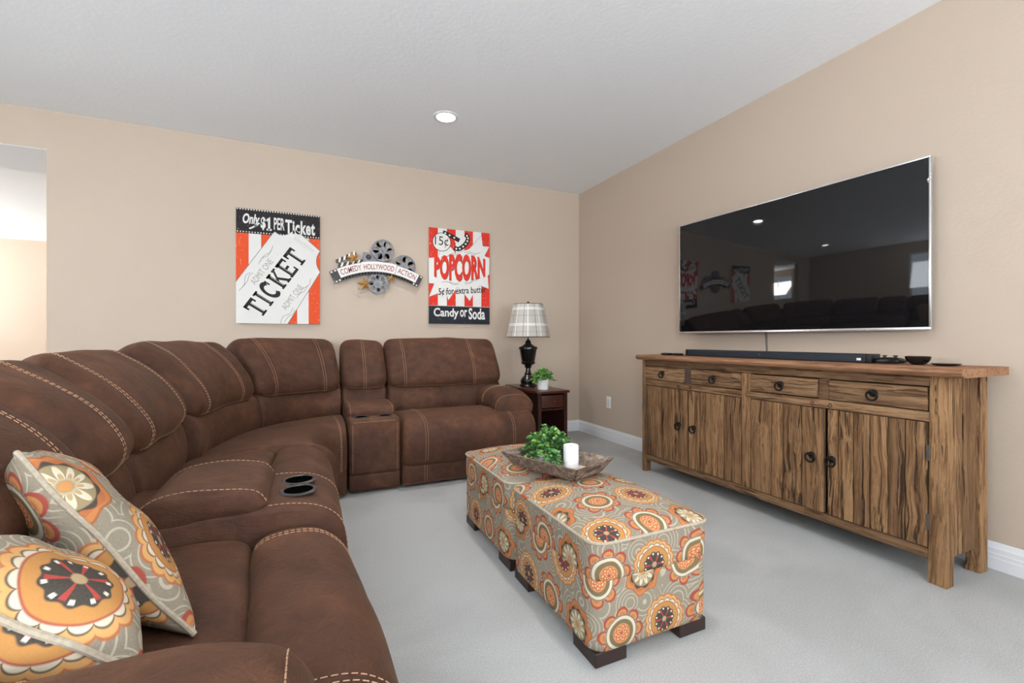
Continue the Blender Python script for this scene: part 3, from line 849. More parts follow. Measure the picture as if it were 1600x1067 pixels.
def ottoman(label, cx, cy, hx, hy, uvo):
    t = thing('storage_ottoman', (cx, cy, 0), label, 'ottoman', 'matching print ottomans')
    c, per = rr_contour(hx, hy, .055)
    def ring(k, z, zf=None, seed=0):
        out = []
        for (x, y) in c:
            zz = z if zf is None else zf(x * k, y * k)
            out.append((cx + x * k, cy + y * k, zz))
        return out
    ZT = .398
    dome = lambda x, y: ZT + .058 * (max(0, 1 - (x / hx) ** 2) * max(0, 1 - (y / hy) ** 2)) ** .5 + .004 * noise.noise(Vector((x * 6 + cx, y * 6 + cy, 2)))
    rings = [ring(k, 0, dome) for k in (.995, .985, .965, .93, .87, .78, .65, .48, .3, .14, .02)]
    rings.insert(0, ring(1.0, ZT))
    v, f, u = ring_mesh(rings, per, 'top', (uvo[0], uvo[1]))
    lid = mk('lid_cushion', v, f, M_print, t, uv=u)
    side = [ring(k, z) for z, k in ((ZT, 1.0), (.385, 1.004), (.36, 1.007), (.33, 1.007), (.30, 1.004), (.282, 1.0), (.276, .985), (.276, .9))]
    side = [[(x + .004 * noise.noise(Vector((x * 7, y * 7, z * 7))), y + .004 * noise.noise(Vector((x * 7, y * 7, z * 7 + 4))), z) for x, y, z in r] for r in side]
    v, f, u = ring_mesh(side[::-1], per, 'side', (uvo[0] + .05, uvo[1] + .13))
    mk('lid_band', v, f, M_print, t, uv=u)
    m = MB(); m.tube([(x, y, ZT + .001) for x, y, z in ring(1.004, ZT)], .0055, 8, closed=True); m.build('piping', M_piping, lid)
    body = [ring(k, z) for z, k in ((.28, .97), (.276, .985), (.26, .99), (.17, .995), (.07, .99), (.051, .98), (.046, .95), (.046, .1))]
    v, f, u = ring_mesh(body[::-1], per, 'side', (uvo[0], uvo[1] - .035))
    mk('body', v, f, M_print, t, uv=u)
    for sx in (-1, 1):
        for sy in (-1, 1):
            m = MB(); x1, y1 = cx + sx * (hx - .012), cy + sy * (hy - .012)
            m.rbox(min(x1, x1 - sx * .125), max(x1, x1 - sx * .125), min(y1, y1 - sy * .135), max(y1, y1 - sy * .135), 0, .0465, .003, 1)
            m.build('leg', M_leg, t, smooth=False)
    return t
ottoman('print fabric ottoman standing nearest the camera', -1.80, -2.93, .252, .318, (.07, .03))
ottoman('print fabric ottoman nearer the sofa, behind the front one', -1.80, -2.27, .252, .318, (.31, .19))

# ------------------------------------------------------------------ tray with plant and candle
TC = Vector((-1.826, -2.62, 0)); TA = math.radians(21)
def tr(x, y, z):  # tray frame: x across (right), y along
    c_, s_ = math.cos(TA), math.sin(TA); return (TC.x + x * c_ - y * s_, TC.y + x * s_ + y * c_, z)
t = thing('serving_tray', (TC.x, TC.y, .4555), 'grey washed wooden tray with handle slots across both ottomans', 'tray')
hw, hl, fl, zb, zt, th = .098, .178, .043, .4555, .518, .009
bm_ = MB(); bm_.add([tr(x, y, z) for z in (zb, zb + .008) for x, y in ((-hw, -hl), (hw, -hl), (hw, hl), (-hw, hl))], [(3, 2, 1, 0), (4, 5, 6, 7), (0, 1, 5, 4), (1, 2, 6, 5), (2, 3, 7, 6), (3, 0, 4, 7)])
bm_.build('base', M_tray_in, t, smooth=False)
def tray_wall(name, pa, pb, out, slot):
    """sloping wall from bottom edge pa-pb flaring outwards; slot cuts the handle hole"""
    pa, pb = Vector(pa), Vector(pb); out = Vector(out)
    ln = (pb - pa).length; d = (pb - pa).normalized()
    def W(a, b, h):   # a along 0..1 (flared), b up 0..1, h thickness
        half = ln / 2 + fl * b
        q = (pa + pb) / 2 + d * ((a - .5) * 2 * half) + out * (fl * b + h)
        return tr(q.x, q.y, zb + (zt - zb) * b)
    m = MB()
    if not slot:
        m.prism([(0, 0), (1, 0), (1, 1), (0, 1)], W, -th, 0)
    else:
        hole = [(.5 + .13 * math.cos(a) + (.08 if math.cos(a) > 0 else -.08), .60 + .17 * math.sin(a)) for a in [2 * math.pi * i / 20 for i in range(20)]]
        outer = [(0, 0), (1, 0), (1, 1), (0, 1)]
        # lower half and upper half around the hole
        lo = sorted([p for p in hole if p[1] <= .601], key=lambda p: p[0]); up = sorted([p for p in hole if p[1] >= .599], key=lambda p: p[0])
        m.prism([(0, .6), (0, 0), (1, 0), (1, .6)] + lo[::-1], W, -th, 0)
        m.prism([(0, .6)] + up + [(1, .6), (1, 1), (0, 1)], W, -th, 0)
    return m.build(name, M_tray, t, smooth=False)
tray_wall('side_wall', (-hw, -hl, 0), (-hw, hl, 0), (-1, 0, 0), False)
tray_wall('side_wall', (hw, -hl, 0), (hw, hl, 0), (1, 0, 0), False)
tray_wall('end_wall', (-hw, -hl, 0), (hw, -hl, 0), (0, -1, 0), True)
tray_wall('end_wall', (-hw, hl, 0), (hw, hl, 0), (0, 1, 0), True)
cx, cy = -1.768, -2.655
t = thing('pillar_candle', (cx, cy, .4645), 'white pillar candle standing in the tray', 'candle')
m = MB(); m.lathe([(.0001, 0), (.033, 0), (.035, .002), (.035, .098), (.033, .1015), (.028, .101), (.02, .096), (.0001, .094)], (cx, cy, .4645), 32); m.build('wax', M_candle, t)
m = MB(); m.tube([(cx, cy, .558), (cx + .001, cy, .566)], .0012, 6); m.build('wick', M_black, t)

def leaf_mesh(mb, p, d, size, roll):
    d = d.normalized(); s_ = d.cross(Vector((0, 0, 1)))
    if s_.length < .1: s_ = Vector((1, 0, 0))
    s_.normalize(); n = s_.cross(d)
    s2 = s_ * math.cos(roll) + n * math.sin(roll); n2 = -s_ * math.sin(roll) + n * math.cos(roll)
    w_ = size * .40
    pts = [p, p + d * size * .3 + s2 * w_ * .85 + n2 * size * .08, p + d * size * .68 + s2 * w_ + n2 * size * .1, p + d * size, p + d * size * .68 - s2 * w_ + n2 * size * .1, p + d * size * .3 - s2 * w_ * .85 + n2 * size * .08, p + d * size * .5 - n2 * size * .03]
    mb.add(pts, [(0, 1, 6), (1, 2, 6), (2, 3, 6), (3, 4, 6), (4, 5, 6), (5, 0, 6)])
def foliage(t, c, rx, ry, h, nst, leaf, mat, droop=.4, seed=1):
    rr = random.Random(seed); L = MB(); St = MB()
    for i in range(nst):
        a = 2 * math.pi * i / nst + rr.uniform(-.3, .3); k = math.sqrt(rr.uniform(.02, 1))
        e = Vector((c[0] + rx * k * math.cos(a), c[1] + ry * k * math.sin(a), c[2] + h * (1 - droop * k * k * 1.6) * rr.uniform(.75, 1.05)))
        b = Vector((c[0] + rx * .25 * k * math.cos(a), c[1] + ry * .25 * k * math.sin(a), c[2] - .005))
        mid = b.lerp(e, .55) + Vector((0, 0, h * .18))
        pts = [b.lerp(mid, s).lerp(mid.lerp(e, s), s) for s in [q / 8 for q in range(9)]]
        St.tube(pts, .0011, 4)
        for q in range(2, 9):
            d0 = (pts[q] - pts[q - 1]).normalized()
            for sg in (0, 1, 2):
                an = rr.uniform(0, 6.28)
                side = Vector((math.cos(an), math.sin(an), rr.uniform(-.1, .7)))
                leaf_mesh(L, pts[q], d0 * .5 + side, leaf * rr.uniform(.65, 1.1), rr.uniform(-.7, .7))
        leaf_mesh(L, pts[-1], d0 + Vector((0, 0, .4)), leaf * .8, 0)
    o = L.build('foliage', mat, t, smooth=False); o['kind'] = 'stuff'
    St.build('stems', M_stem, t)['kind'] = 'stuff'
px, py = -1.812, -2.52
t = thing('potted_greenery', (px, py, .4645), 'bushy green artificial plant in a white pot on the tray', 'potted plant')
m = MB(); m.lathe([(.0001, 0), (.052, 0), (.056, .004), (.066, .045), (.068, .062), (.064, .062), (.06, .052), (.0001, .05)], (px, py, .4645), 32)
for i, v in enumerate(m.v):   # oval pot
    q = Vector(v) - Vector((px, py, 0)); m.v[i] = (px + q.x * .85, py + q.y * 1.15, v[2])
m.build('pot', M_pot, t)
foliage(t, (px, py, .515), .135, .150, .115, 64, .026, M_leaf2, .80, 3)

# ------------------------------------------------------------------ end table, lamp, plant
EX0, EX1, EY0, EY1, EZ = -1.065, -.735, -.985, -.29, .60
t = thing('end_table', ((EX0 + EX1) / 2, (EY0 + EY1) / 2, 0), 'dark cherry chairside table with one drawer between sofa and corner', 'end table')
m = MB(); m.rbox(EX0, EX1, EY0, EY1, .577, EZ, .005, 2); m.build('table_top', M_espresso_top, t)
a, b, c_, d = EX0 + .015, EX1 - .015, EY0 + .015, EY1 - .015
for (xx, yy) in ((a, c_), (b - .036, c_), (a, d - .036), (b - .036, d - .036)):
    m = MB(); m.rbox(xx, xx + .036, yy, yy + .036, 0, .577, .003, 1); m.build('leg', M_espresso, t)
for xx in (a + .008, b - .022):
    m = MB(); m.rbox(xx, xx + .014, c_ + .036, d - .036, .08, .577, .002, 1); m.build('side_panel', M_espresso, t)
m = MB(); m.rbox(a + .022, b - .022, d - .026, d - .014, .08, .577, .002, 1); m.build('back_panel', M_espresso, t)
m = MB(); m.rbox(a + .022, b - .022, c_ + .012, d - .02, .10, .118, .002, 1); m.build('shelf', M_espresso, t)
m = MB(); m.rbox(a + .022, b - .022, c_ + .012, d - .02, .425, .44, .002, 1); m.build('divider', M_espresso, t)
m = MB(); m.rbox(a + .04, b - .04, c_ + .004, c_ + .022, .45, .560, .004, 2); dr = m.build('drawer', M_espresso_top, t)
m = MB(); m.lathe([(.0001, -.03), (.007, -.029), (.010, -.023), (.008, -.016), (.004, -.012), (.004, .0)], ((a + b) / 2, c_ + .004, .505), 20, 'y'); m.build('knob', M_brass, dr)

LX, LY = -.915, -.51
t = thing('table_lamp', (LX, LY, EZ), 'black urn lamp with plaid shade on the end table', 'lamp')
m = MB(); m.lathe([(.0001, 0), (.078, 0), (.082, .006), (.080, .016), (.070, .024), (.072, .034), (.076, .05), (.066, .075), (.042, .10), (.034, .115), (.040, .122), (.030, .13), (.024, .15), (.022, .172), (.032, .182), (.036, .19), (.030, .198), (.046, .206), (.066, .218), (.070, .232), (.062, .242), (.066, .25), (.082, .345), (.086, .358), (.092, .362), (.092, .376), (.086, .382), (.072, .385), (.050, .398), (.030, .412), (.026, .432), (.020, .444), (.010, .452), (.008, .462)], (LX, LY, EZ), 40); m.build('base', M_lamp, t)
m = MB(); m.tube([(LX, LY, EZ + .46), (LX, LY, EZ + .80)], .006, 10); m.build('rod', M_lamp, t)
m = MB(); m.lathe([(.0001, .825), (.008, .822), (.011, .812), (.006, .804), (.009, .798), (.014, .795)], (LX, LY, EZ), 16); m.build('finial', M_lamp, t)
vs_ = []; fs = []; uv = []; n = 56
SH = [(.214, .478), (.146, .795), (.144, .795), (.212, .478)]
for r, z in SH:
    for k in range(n):
        q = 2 * math.pi * k / n; vs_.append((LX + r * math.cos(q), LY + r * math.sin(q), EZ + z))
for i in range(4):
    for k in range(n):
        k2 = (k + 1) % n; j = (i + 1) % 4
        fs.append((i * n + k, i * n + k2, j * n + k2, j * n + k))
        for (rr_, kk) in ((i, k), (i, k + 1), (j, k + 1), (j, k)): uv.append((kk / n * 1.25, SH[rr_][1]))
mk('lamp_shade', vs_, fs, M_shade, t, uv=uv, angle=40)
m = MB()
for q in range(3):
    an = q * 2.09; m.tube([(LX, LY, EZ + .79), (LX + .15 * math.cos(an), LY + .15 * math.sin(an), EZ + .79)], .002, 6)
m.build('shade_spider', M_lamp, t)
for zz, r_ in ((.794, .145), (.479, .213)):
    m = MB(); m.torus((LX, LY, EZ + zz), r_, .0025, 'z', 40, 6); m.build('shade_rim', M_lamp, t)

PX, PY = -.925, -.83
t = thing('potted_plant', (PX, PY, EZ), 'small green plant in a white pot on the end table', 'potted plant')
m = MB(); m.lathe([(.0001, 0), (.044, 0), (.047, .003), (.060, .095), (.062, .10), (.058, .10), (.052, .09), (.0001, .085)], (PX, PY, EZ), 32); m.build('pot', M_pot, t)
foliage(t, (PX, PY, EZ + .085), .105, .105, .115, 48, .032, M_leaf, .72, 9)

# ------------------------------------------------------------------ sideboard
FX = -.42
SB = thing('sideboard', (-.25, -2.5, 0), 'long reclaimed wood sideboard with four drawers and four plank doors', 'sideboard')
def wp(name, x0, x1, y0, y1, z0, z1, mat, bev=.004, jit=.0015, parent=SB):
    m = MB(); m.rbox(min(x0, x1), max(x0, x1), min(y0, y1), max(y0, y1), z0, z1, bev, 2, jit); return m.build(name, mat, parent, angle=50)
# top: two boards with a rounded front edge
def top_board(x0, x1, roundfront):
    m = MB(); z0, z1 = .893, .930
    if roundfront: prof = [(x1, z0), (x1, z1), (x0 + .012, z1), (x0 + .003, z1 - .006), (x0, z1 - .016), (x0 + .006, z0 + .010), (x0 + .022, z0)]
    else: prof = [(x1, z0), (x1, z1), (x0, z1), (x0, z0)]
    n = len(prof); ys = [-1.557 - (1.975) * i / 40 for i in range(41)]; vs_ = []
    for y in ys:
        for (x, z) in prof:
            j = noise.noise(Vector((y * 5, x * 9, z * 40)))
            vs_.append((x + (.004 * j if x < x0 + .03 else 0), y, z + .0015 * noise.noise(Vector((y * 9, x * 5, 3)))))
    fs = [(i * n + k, i * n + (k + 1) % n, (i + 1) * n + (k + 1) % n, (i + 1) * n + k) for i in range(40) for k in range(n)] + [tuple(reversed(range(n))), tuple(range(40 * n, 41 * n))]
    m.add(vs_, fs); return m.build('top_board', M_wtop, SB, angle=40)
top_board(-.478, -.262, True); top_board(-.259, -.055, False)
# frame
def post(y0, y1, x0, x1, zb=0.0, flare=0.0):
    m = MB(); m.rbox(x0, x1, min(y0, y1), max(y0, y1), zb, .893, .005, 2, .001)
    for i, v in enumerate(m.v):
        if v[2] < .06: m.v[i] = (v[0] - flare, v[1], v[2])
    return m.build('leg', M_wv, SB, angle=50)
post(-1.606, -1.572, FX, FX + .06); post(-3.468, -3.404, FX, FX + .06, 0, .012)
post(-1.606, -1.572, -.13, -.07); post(-3.468, -3.415, -.14, -.07, 0, -.006)
wp('top_rail', FX + .004, FX + .03, -1.606, -3.405, .846, .893, M_wh)
wp('middle_rail', FX + .003, FX + .03, -1.606, -3.405, .694, .738, M_wh)
wp('bottom_rail', FX + .002, FX + .03, -1.606, -3.405, .098, .143, M_wh)
wp('center_stile', FX + .002, FX + .03, -2.478, -2.538, .143, .846, M_wv)
wp('drawer_divider', FX + .003, FX + .03, -2.016, -2.076, .738, .846, M_wdark)
wp('drawer_divider', FX + .002, FX + .03, -2.940, -2.994, .738, .846, M_wh)
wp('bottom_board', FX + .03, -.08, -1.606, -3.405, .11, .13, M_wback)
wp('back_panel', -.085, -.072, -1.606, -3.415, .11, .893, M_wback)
# end panels of vertical planks
for yy, s_ in ((-3.447, 1), (-1.583, -1)):
    cuts = [FX + .06, -.27, -.205, -.14]
    for a_, b_ in zip(cuts, cuts[1:]): wp('side_plank', a_ + .001, b_ - .001, yy - .011, yy + .011, .115, .893, M_wv)
# ring pulls
def ring_pull(parent, y, z, R=.020, drop=.012):
    m = MB(); x = FX - .014
    m.lathe([(.0001, -.012), (.006, -.012), (.010, -.009), (.016, -.006), (.018, -.003), (.018, .002)], (x + .002, y, z + drop), 20, 'x')
    o = m.build('ring_pull', M_iron, parent)
    m = MB(); m.torus((x - .014, y, z), R, .0048, 'x', 28, 8); m.build('ring', M_iron, o)
    m = MB(); m.tube([(x - .006, y - .007, z + drop + .004), (x - .016, y, z + drop + .008), (x - .006, y + .007, z + drop + .004)], .004, 8); m.build('bail', M_iron, o)
D_Y = [(-1.608, -2.014), (-2.078, -2.476), (-2.540, -2.938), (-2.996, -3.402)]
for i, (a_, b_) in enumerate(D_Y):
    c2 = (a_ + b_) / 2
    dr = wp('drawer', FX - .006, FX + .02, a_ - .002, b_ + .002, .742, .842, M_wh, .005, .002)
    ring_pull(dr, c2 + (-.0 if i else .0), .785, .022)
DOORS = [((-1.609, -2.050), (0, .40, .57, .79, 1.0)), ((-2.056, -2.476), (0, .15, .24, .70, 1.0)), ((-2.541, -2.968), (0, .32, .48, .73, 1.0)), ((-2.984, -3.401), (0, .13, .30, .47, .64, .80, 1.0))]
for i, ((a_, b_), cuts) in enumerate(DOORS):
    dz0, dz1 = .147, .690
    fr = wp('door', FX + .012, FX + .024, a_ - .001, b_ + .001, dz0, dz1, M_wdark, .002, 0)
    for u, v in zip(cuts, cuts[1:]):
        y_a, y_b = a_ + (b_ - a_) * u, a_ + (b_ - a_) * v
        # each plank is a little uneven, with a wavering split edge
        m = MB(); nz = 14; w0 = random.uniform(-.003, .003); proud = random.uniform(-.004, .004); sd = random.uniform(0, 50)
        L_ = []; 
        for k in range(nz + 1):
            z = dz0 + .001 + (dz1 - dz0 - .002) * k / nz
            j0 = .0045 * noise.noise(Vector((sd, z * 7, 1))) if u > 0 else 0
            j1 = .0045 * noise.noise(Vector((sd + 9, z * 7, 1))) if v < 1 else 0
            ya, yb = y_a - .0022 + j0, y_b + .0022 + j1
            xf = FX - .004 + proud
            L_.append([(FX + .012, ya, z), (xf + .003, ya, z), (xf, ya - .006, z), (xf + .001 * noise.noise(Vector((sd, z * 9, 4))), (ya + yb) / 2, z), (xf, yb + .006, z), (xf + .003, yb, z), (FX + .012, yb, z)])
        n = 7; m.add([p for r in L_ for p in r], [(k * n + q, (k + 1) * n + q, (k + 1) * n + (q + 1) % n, k * n + (q + 1) % n) for k in range(nz) for q in range(n)] + [tuple(range(n)), tuple(reversed(range(nz * n, (nz + 1) * n)))])
        m.build('plank', M_wv, fr, angle=30)
    py_ = b_ + .055 if i % 2 == 0 else a_ - .055
    if i == 0: py_ = b_ + .075
    if i == 3: py_ = a_ - .03
    ring_pull(fr, py_, .425, .023)
    # latch strap over the door
    ly = b_ + (.085 if i == 0 else .055) if i % 2 == 0 else a_ - .02
    m = MB(); m.torus((FX - .008, ly, .712), .008, .003, 'x', 14, 6); m.tube([(FX - .008, ly, .705), (FX - .010, ly, .69), (FX - .009, ly, .672)], .0035, 6); m.build('latch', M_rust, fr)
    if i % 2 == 0:
        m = MB(); m.tube([(FX - .009, ly, .705), (FX - .012, ly - .04, .709), (FX - .009, ly - .085, .706)], .0025, 6); m.build('latch_bar', M_rust, fr)
    hy_ = a_ + .002 if i % 2 == 0 else b_ - .002
    for hz in ((.26, .56) if i in (0, 3) else ()):
        m = MB(); m.rbox(FX - .008, FX + .002, hy_ - .006, hy_ + .006, hz - .035, hz + .035, .001, 1); m.build('hinge', M_hinge, fr)

# ------------------------------------------------------------------ things on the sideboard
TZ = .9315
t = thing('soundbar', (-.235, -2.515, TZ), 'long slim charcoal soundbar below the television', 'soundbar')
m = MB(); m.rbox(-.285, -.205, -3.09, -1.912, TZ, TZ + .046, .008, 3); m.build('grille', M_soundbar, t)
m = MB(); m.rbox(-.287, -.203, -3.118, -3.0905, TZ, TZ + .0465, .006, 2); m.build('end_cap', M_black, t)
m = MB(); m.rbox(-.287, -.203, -1.912, -1.895, TZ, TZ + .0465, .006, 2); m.build('end_cap', M_black, t)
m = MB(); m.rbox(-.2862, -.2845, -3.07, -3.05, TZ + .012, TZ + .024, .0005, 1); m.build('badge', M_plastic, t)
m = MB(); m.lathe([(.0001, -.0008), (.004, -.0008), (.0045, .001)], (-.2853, -2.50, TZ + .026), 16, 'x'); m.build('status_light', M_hinge, t)
def remote(name, x, y, l, w_, label):
    t = thing(name, (x, y, TZ), label, 'remote control', 'remotes on the sideboard')
    m = MB(); m.rbox(x - w_ / 2, x + w_ / 2, y - l / 2, y + l / 2, TZ, TZ + .016, .005, 2); m.build('shell', M_black, t)
    for k in range(4):
        m = MB(); yy = y - l * .3 + k * l * .2; m.lathe([(.0001, .0175), (.004, .0175), (.005, .0155)], (x, yy, TZ), 12); m.build('button', M_tvback, t)
remote('remote_control', -.345, -1.765, .085, .04, 'small black remote at the far left end of the sideboard')
remote('remote_control', -.33, -1.862, .075, .04, 'small black remote beside the soundbar\'s left end')
# coiled cable and adapter right of the soundbar
t = thing('game_controller', (-.235, -3.165, TZ), 'black game controller between soundbar and bowl', 'game controller')
L = Loft([(-.038, .004 + TZ), (-.03, .022 + TZ), (0, .031 + TZ), (.03, .026 + TZ), (.042, .014 + TZ), (.034, .003 + TZ), (0, .0015 + TZ)], lambda tt: (-.235, -3.125 - .105 * tt), lambda tt: (-1 - .25 * math.cos(6.28 * tt), 0), .105, .024, amp=0, nt=20)
L.build('body', M_black, t)
for yy in (-3.155, -3.20):
    m = MB(); m.lathe([(.006, .028), (.006, .036), (.010, .037), (.010, .041), (.0001, .042)], (-.245, yy, TZ), 14); m.build('thumbstick', M_tvback, t)
def dish(name, x, y, prof, label, cat_):
    m = MB(); m.lathe(prof, (x, y, TZ), 36)
    return tag(m.build(name, M_blackglaze, None, org=(x, y, TZ)), label, cat_)
dish('bowl', -.235, -3.285, [(.0001, .0), (.024, .0), (.026, .003), (.040, .014), (.047, .030), (.048, .040), (.045, .040), (.041, .026), (.02, .009), (.0001, .007)], 'small black glazed bowl near the sideboard\'s right end', 'bowl')
dish('dish', -.225, -3.385, [(.0001, .0), (.03, .0), (.045, .004), (.053, .009), (.051, .0105), (.03, .006), (.0001, .005)], 'flat black dish at the sideboard\'s right end', 'dish')

# ------------------------------------------------------------------ television
TV = thing('television', (-.10, -2.482, 1.098), 'large wall mounted flat television with silver rim', 'television', rz=math.radians(3.2))
def tvb(name, x0, x1, y0, y1, z0, z1, mat, bev=.002, par=TV):
    m = MB(); m.rbox(x0, x1, y0, y1, z0, z1, bev, 2); return m.build(name, mat, par, local=True)
W2, HT = .784, .867
tvb('back_shell', .004, .040, -W2 + .02, W2 - .02, .02, HT - .01, M_tvback, .01)
tvb('bezel', -.012, .004, -W2, W2, HT - .009, HT, M_tvframe); tvb('bezel', -.012, .004, -W2, W2, 0, .016, M_tvframe)
tvb('bezel', -.012, .004, -W2, -W2 + .009, .016, HT - .009, M_tvframe); tvb('bezel', -.012, .004, W2 - .009, W2, .016, HT - .009, M_tvframe)
tvb('screen', -.009, .003, -W2 + .009, W2 - .009, .016, HT - .009, M_screen, .0005)
tvb('wall_mount', .040, .080, -.25, .25, .25, .6, M_tvback, .004)
m = MB(); m.tube([(-.012, -2.352, 1.11), (-.011, -2.353, 1.05), (-.013, -2.357, .98), (-.016, -2.36, .90)], .0026, 8)
m.tube([(-.012, -2.341, 1.11), (-.009, -2.343, 1.05), (-.010, -2.348, .98), (-.015, -2.352, .90)], .0022, 6)
tag(m.build('power_cable', M_cupring, None, org=(-.012, -2.355, .9)), 'thin grey cable hanging down the wall below the television', 'cable')

# ------------------------------------------------------------------ wall outlet
t = thing('wall_outlet', (0, -.571, .395), 'white double wall outlet low beside the corner', 'outlet')
m = MB(); m.rbox(-.0065, -.0005, -.607, -.535, .336, .456, .002, 2); m.build('cover_plate', M_plastic, t)
for zz in (.375, .417):
    m = MB(); m.rbox(-.0085, -.006, -.588, -.554, zz - .014, zz + .014, .001, 1); r_ = m.build('receptacle', M_white, t)
    for yy in (-.578, -.565):
        m = MB(); m.box(-.0088, -.0084, yy - .001, yy + .001, zz - .004, zz + .005); m.build('slot', M_black, r_, smooth=False)
m = MB(); m.lathe([(.0001, -.0078), (.003, -.0078), (.003, -.006)], (0, -.571, .396), 12, 'x'); m.build('screw', M_hinge, t)

# ------------------------------------------------------------------ canvases on the back wall
def canvas(name, label, x0, x1, z0, z1):
    t = thing(name, ((x0 + x1) / 2, -.02, z0), label, 'wall art', 'canvas prints on the back wall')
    m = MB(); m.rbox(x0, x1, -.034, -.002, z0, z1, .003, 2); m.build('canvas', M_canvas, t)
    def mp(u, v, h): return (x0 + u * (x1 - x0), -.034 - h, z0 + v * (z1 - z0))
    return t, mp
LY_ = .0005
def layer(n): return n * LY_ - .0003, n * LY_ + .0003
def flat(t, mp, name, polys, mat, n):
    m = MB()
    for p in polys: m.prism(p, mp, *layer(n))
    return m.build(name, mat, t, smooth=False)
def rect(u0, v0, u1, v1): return [(u0, v0), (u1, v0), (u1, v1), (u0, v1)]
def line(pts, w_, asp=1.0):
    """ribbon outline along pts, w_ half width; asp = height/width of the sheet"""
    l = []; r = []
    for i, p in enumerate(pts):
        a_ = pts[max(0, i - 1)]; b_ = pts[min(len(pts) - 1, i + 1)]
        dx, dy = b_[0] - a_[0], (b_[1] - a_[1]) * asp; L_ = math.hypot(dx, dy) or 1
        nx_, ny_ = -dy / L_ * w_, dx / L_ * w_ / asp
        l.append((p[0] + nx_, p[1] + ny_)); r.append((p[0] - nx_, p[1] - ny_))
    return l + r[::-1]
def quads(pts, w_, asp=1.0):
    out = []
    for a_, b_ in zip(pts, pts[1:]):
        if math.hypot(b_[0] - a_[0], b_[1] - a_[1]) > 1e-5: out.append(line([a_, b_], w_, asp))
    return out
def circ(u, v, r, asp, n=20): return [(u + r * math.cos(2 * math.pi * k / n), v + r * math.sin(2 * math.pi * k / n) / asp) for k in range(n)]
CW, CHt = .648, .972; ASP = CHt / CW
# --- ticket
t, mp = canvas('ticket_canvas', 'tall canvas print of a white ticket reading TICKET on orange stripes', -3.418, -2.770, 1.190, 2.162)
def zt_(x, y):   # reading of the print: x across, y down -> u, v
    u = (x - 45) / 703; tp = 50 + 68 * u; return (u, (1012 - y) / (1012 - tp))
for k in range(7): flat(t, mp, 'stripe', [rect(k / 7, 0, (k + 1) / 7, .785)], M_orange if k % 2 == 0 else M_paper, 1)
teeth = [(0, .785), (1, .785), (1, .985)]
for k in range(30, -1, -1):
    if k < 30: teeth.append(((k + .5) / 30, 1.0))
    teeth.append((k / 30, .987))
flat(t, mp, 'header_band', [rect(0, .785, 1, 1.0)], M_ink, 1)
flat(t, mp, 'dotted_rule', [circ((k + .5) / 30, .797, .0085, ASP, 8) for k in range(30)], M_paper, 2)
flat(t, mp, 'perforation', [circ((k + .5) / 32, .993, .009, ASP, 8) for k in range(32)], M_paper, 2)
def arc_pts(p0, pm, p1, n=8): return [tuple((1 - s) ** 2 * a + 2 * s * (1 - s) * m_ + s * s * b for a, m_, b in zip(p0, pm, p1)) for s in [i / n for i in range(n + 1)]]
tick = [(45, 1012), (45, 670), (345, 262)] + arc_pts((360, 250), (430, 320), (528, 228)) + arc_pts((748, 408), (680, 490), (748, 582)) + [(465, 1012)]
tick = [zt_(*p) for p in tick]; tick = [(min(max(a_, 0), 1), min(max(b_, 0), 1)) for a_, b_ in tick]
flat(t, mp, 'ticket_outline', quads(tick[1:], .006, ASP), M_line, 2)
flat(t, mp, 'ticket_shape', [tick], M_paper, 3)
# slab serif letters drawn on a 0..1 x 0..1 cell
GL = {'T': [rect(.38, .05, .62, .95), rect(.0, .84, 1, 1), rect(.22, 0, .78, .1), rect(0, .70, .14, 1), rect(.86, .70, 1, 1)],
      'I': [rect(.30, 0, .70, 1), rect(.08, 0, .92, .1), rect(.08, .9, .92, 1)],
      'E': [rect(.10, 0, .36, 1), rect(0, 0, .95, .14), rect(0, .86, .95, 1), rect(.3, .44, .72, .57), rect(.83, 0, .97, .28), rect(.83, .72, .97, 1)],
      'K': [rect(.08, 0, .34, 1), rect(0, 0, .44, .1), rect(0, .9, .44, 1), [(.34, .36), (.46, .48), (.9, .93), (.72, .93), (.3, .5)], [(.40, .52), (.55, .60), (1.0, .06), (.76, .06)], rect(.62, .9, 1.0, 1), rect(.66, 0, 1.08, .1)],
      'C': [line([(.5 + .42 * math.cos(a_), .5 + .43 * math.sin(a_)) for a_ in [math.radians(48 + 264 * i / 20) for i in range(21)]], .115), rect(.80, .66, .93, .96)]}
def diag(cu, cv, L_, hgt, ang):
    """cell (a 0..1 along, b 0..1 up) -> sheet coords, centred at cu,cv (sheet units), sizes in metres"""
    ca, sa = math.cos(ang), math.sin(ang)
    def f(a_, b_):
        x = (a_ - .5) * L_; y = (b_ - .5) * hgt
        return (cu + (x * ca - y * sa) / CW, cv + (x * sa + y * ca) / CHt)
    return f
cu, cv = zt_(368, 668); f = diag(cu, cv, .645, .165, math.radians(56.5))
pos = 0; widths = {'T': 1.0, 'I': .55, 'C': .95, 'K': 1.05, 'E': .95}; gap = .16
tot = sum(widths[c] for c in 'TICKET') + gap * 5
polys = []; hl = []
for c in 'TICKET':
    for g in GL[c]: polys.append([f((pos + a_ * widths[c]) / tot, b_) for a_, b_ in g])
    pos += widths[c] + gap
for i, p in enumerate(polys):
    flat(t, mp, 'letter_stroke', [p], M_ink, 4 + (i % 2) * .3)
pos = 0; mb = MB()
for c in 'TICKET':
    wd = widths[c]
    if c in 'TIEK':
        xx = {'T': .5, 'I': .5, 'E': .23, 'K': .21}[c]
        mb.prism([f((pos + (xx + .06) * wd) / tot, .12), f((pos + (xx + .085) * wd) / tot, .12), f((pos + (xx + .085) * wd) / tot, .84), f((pos + (xx + .06) * wd) / tot, .84)], mp, *layer(6))
    pos += wd + gap
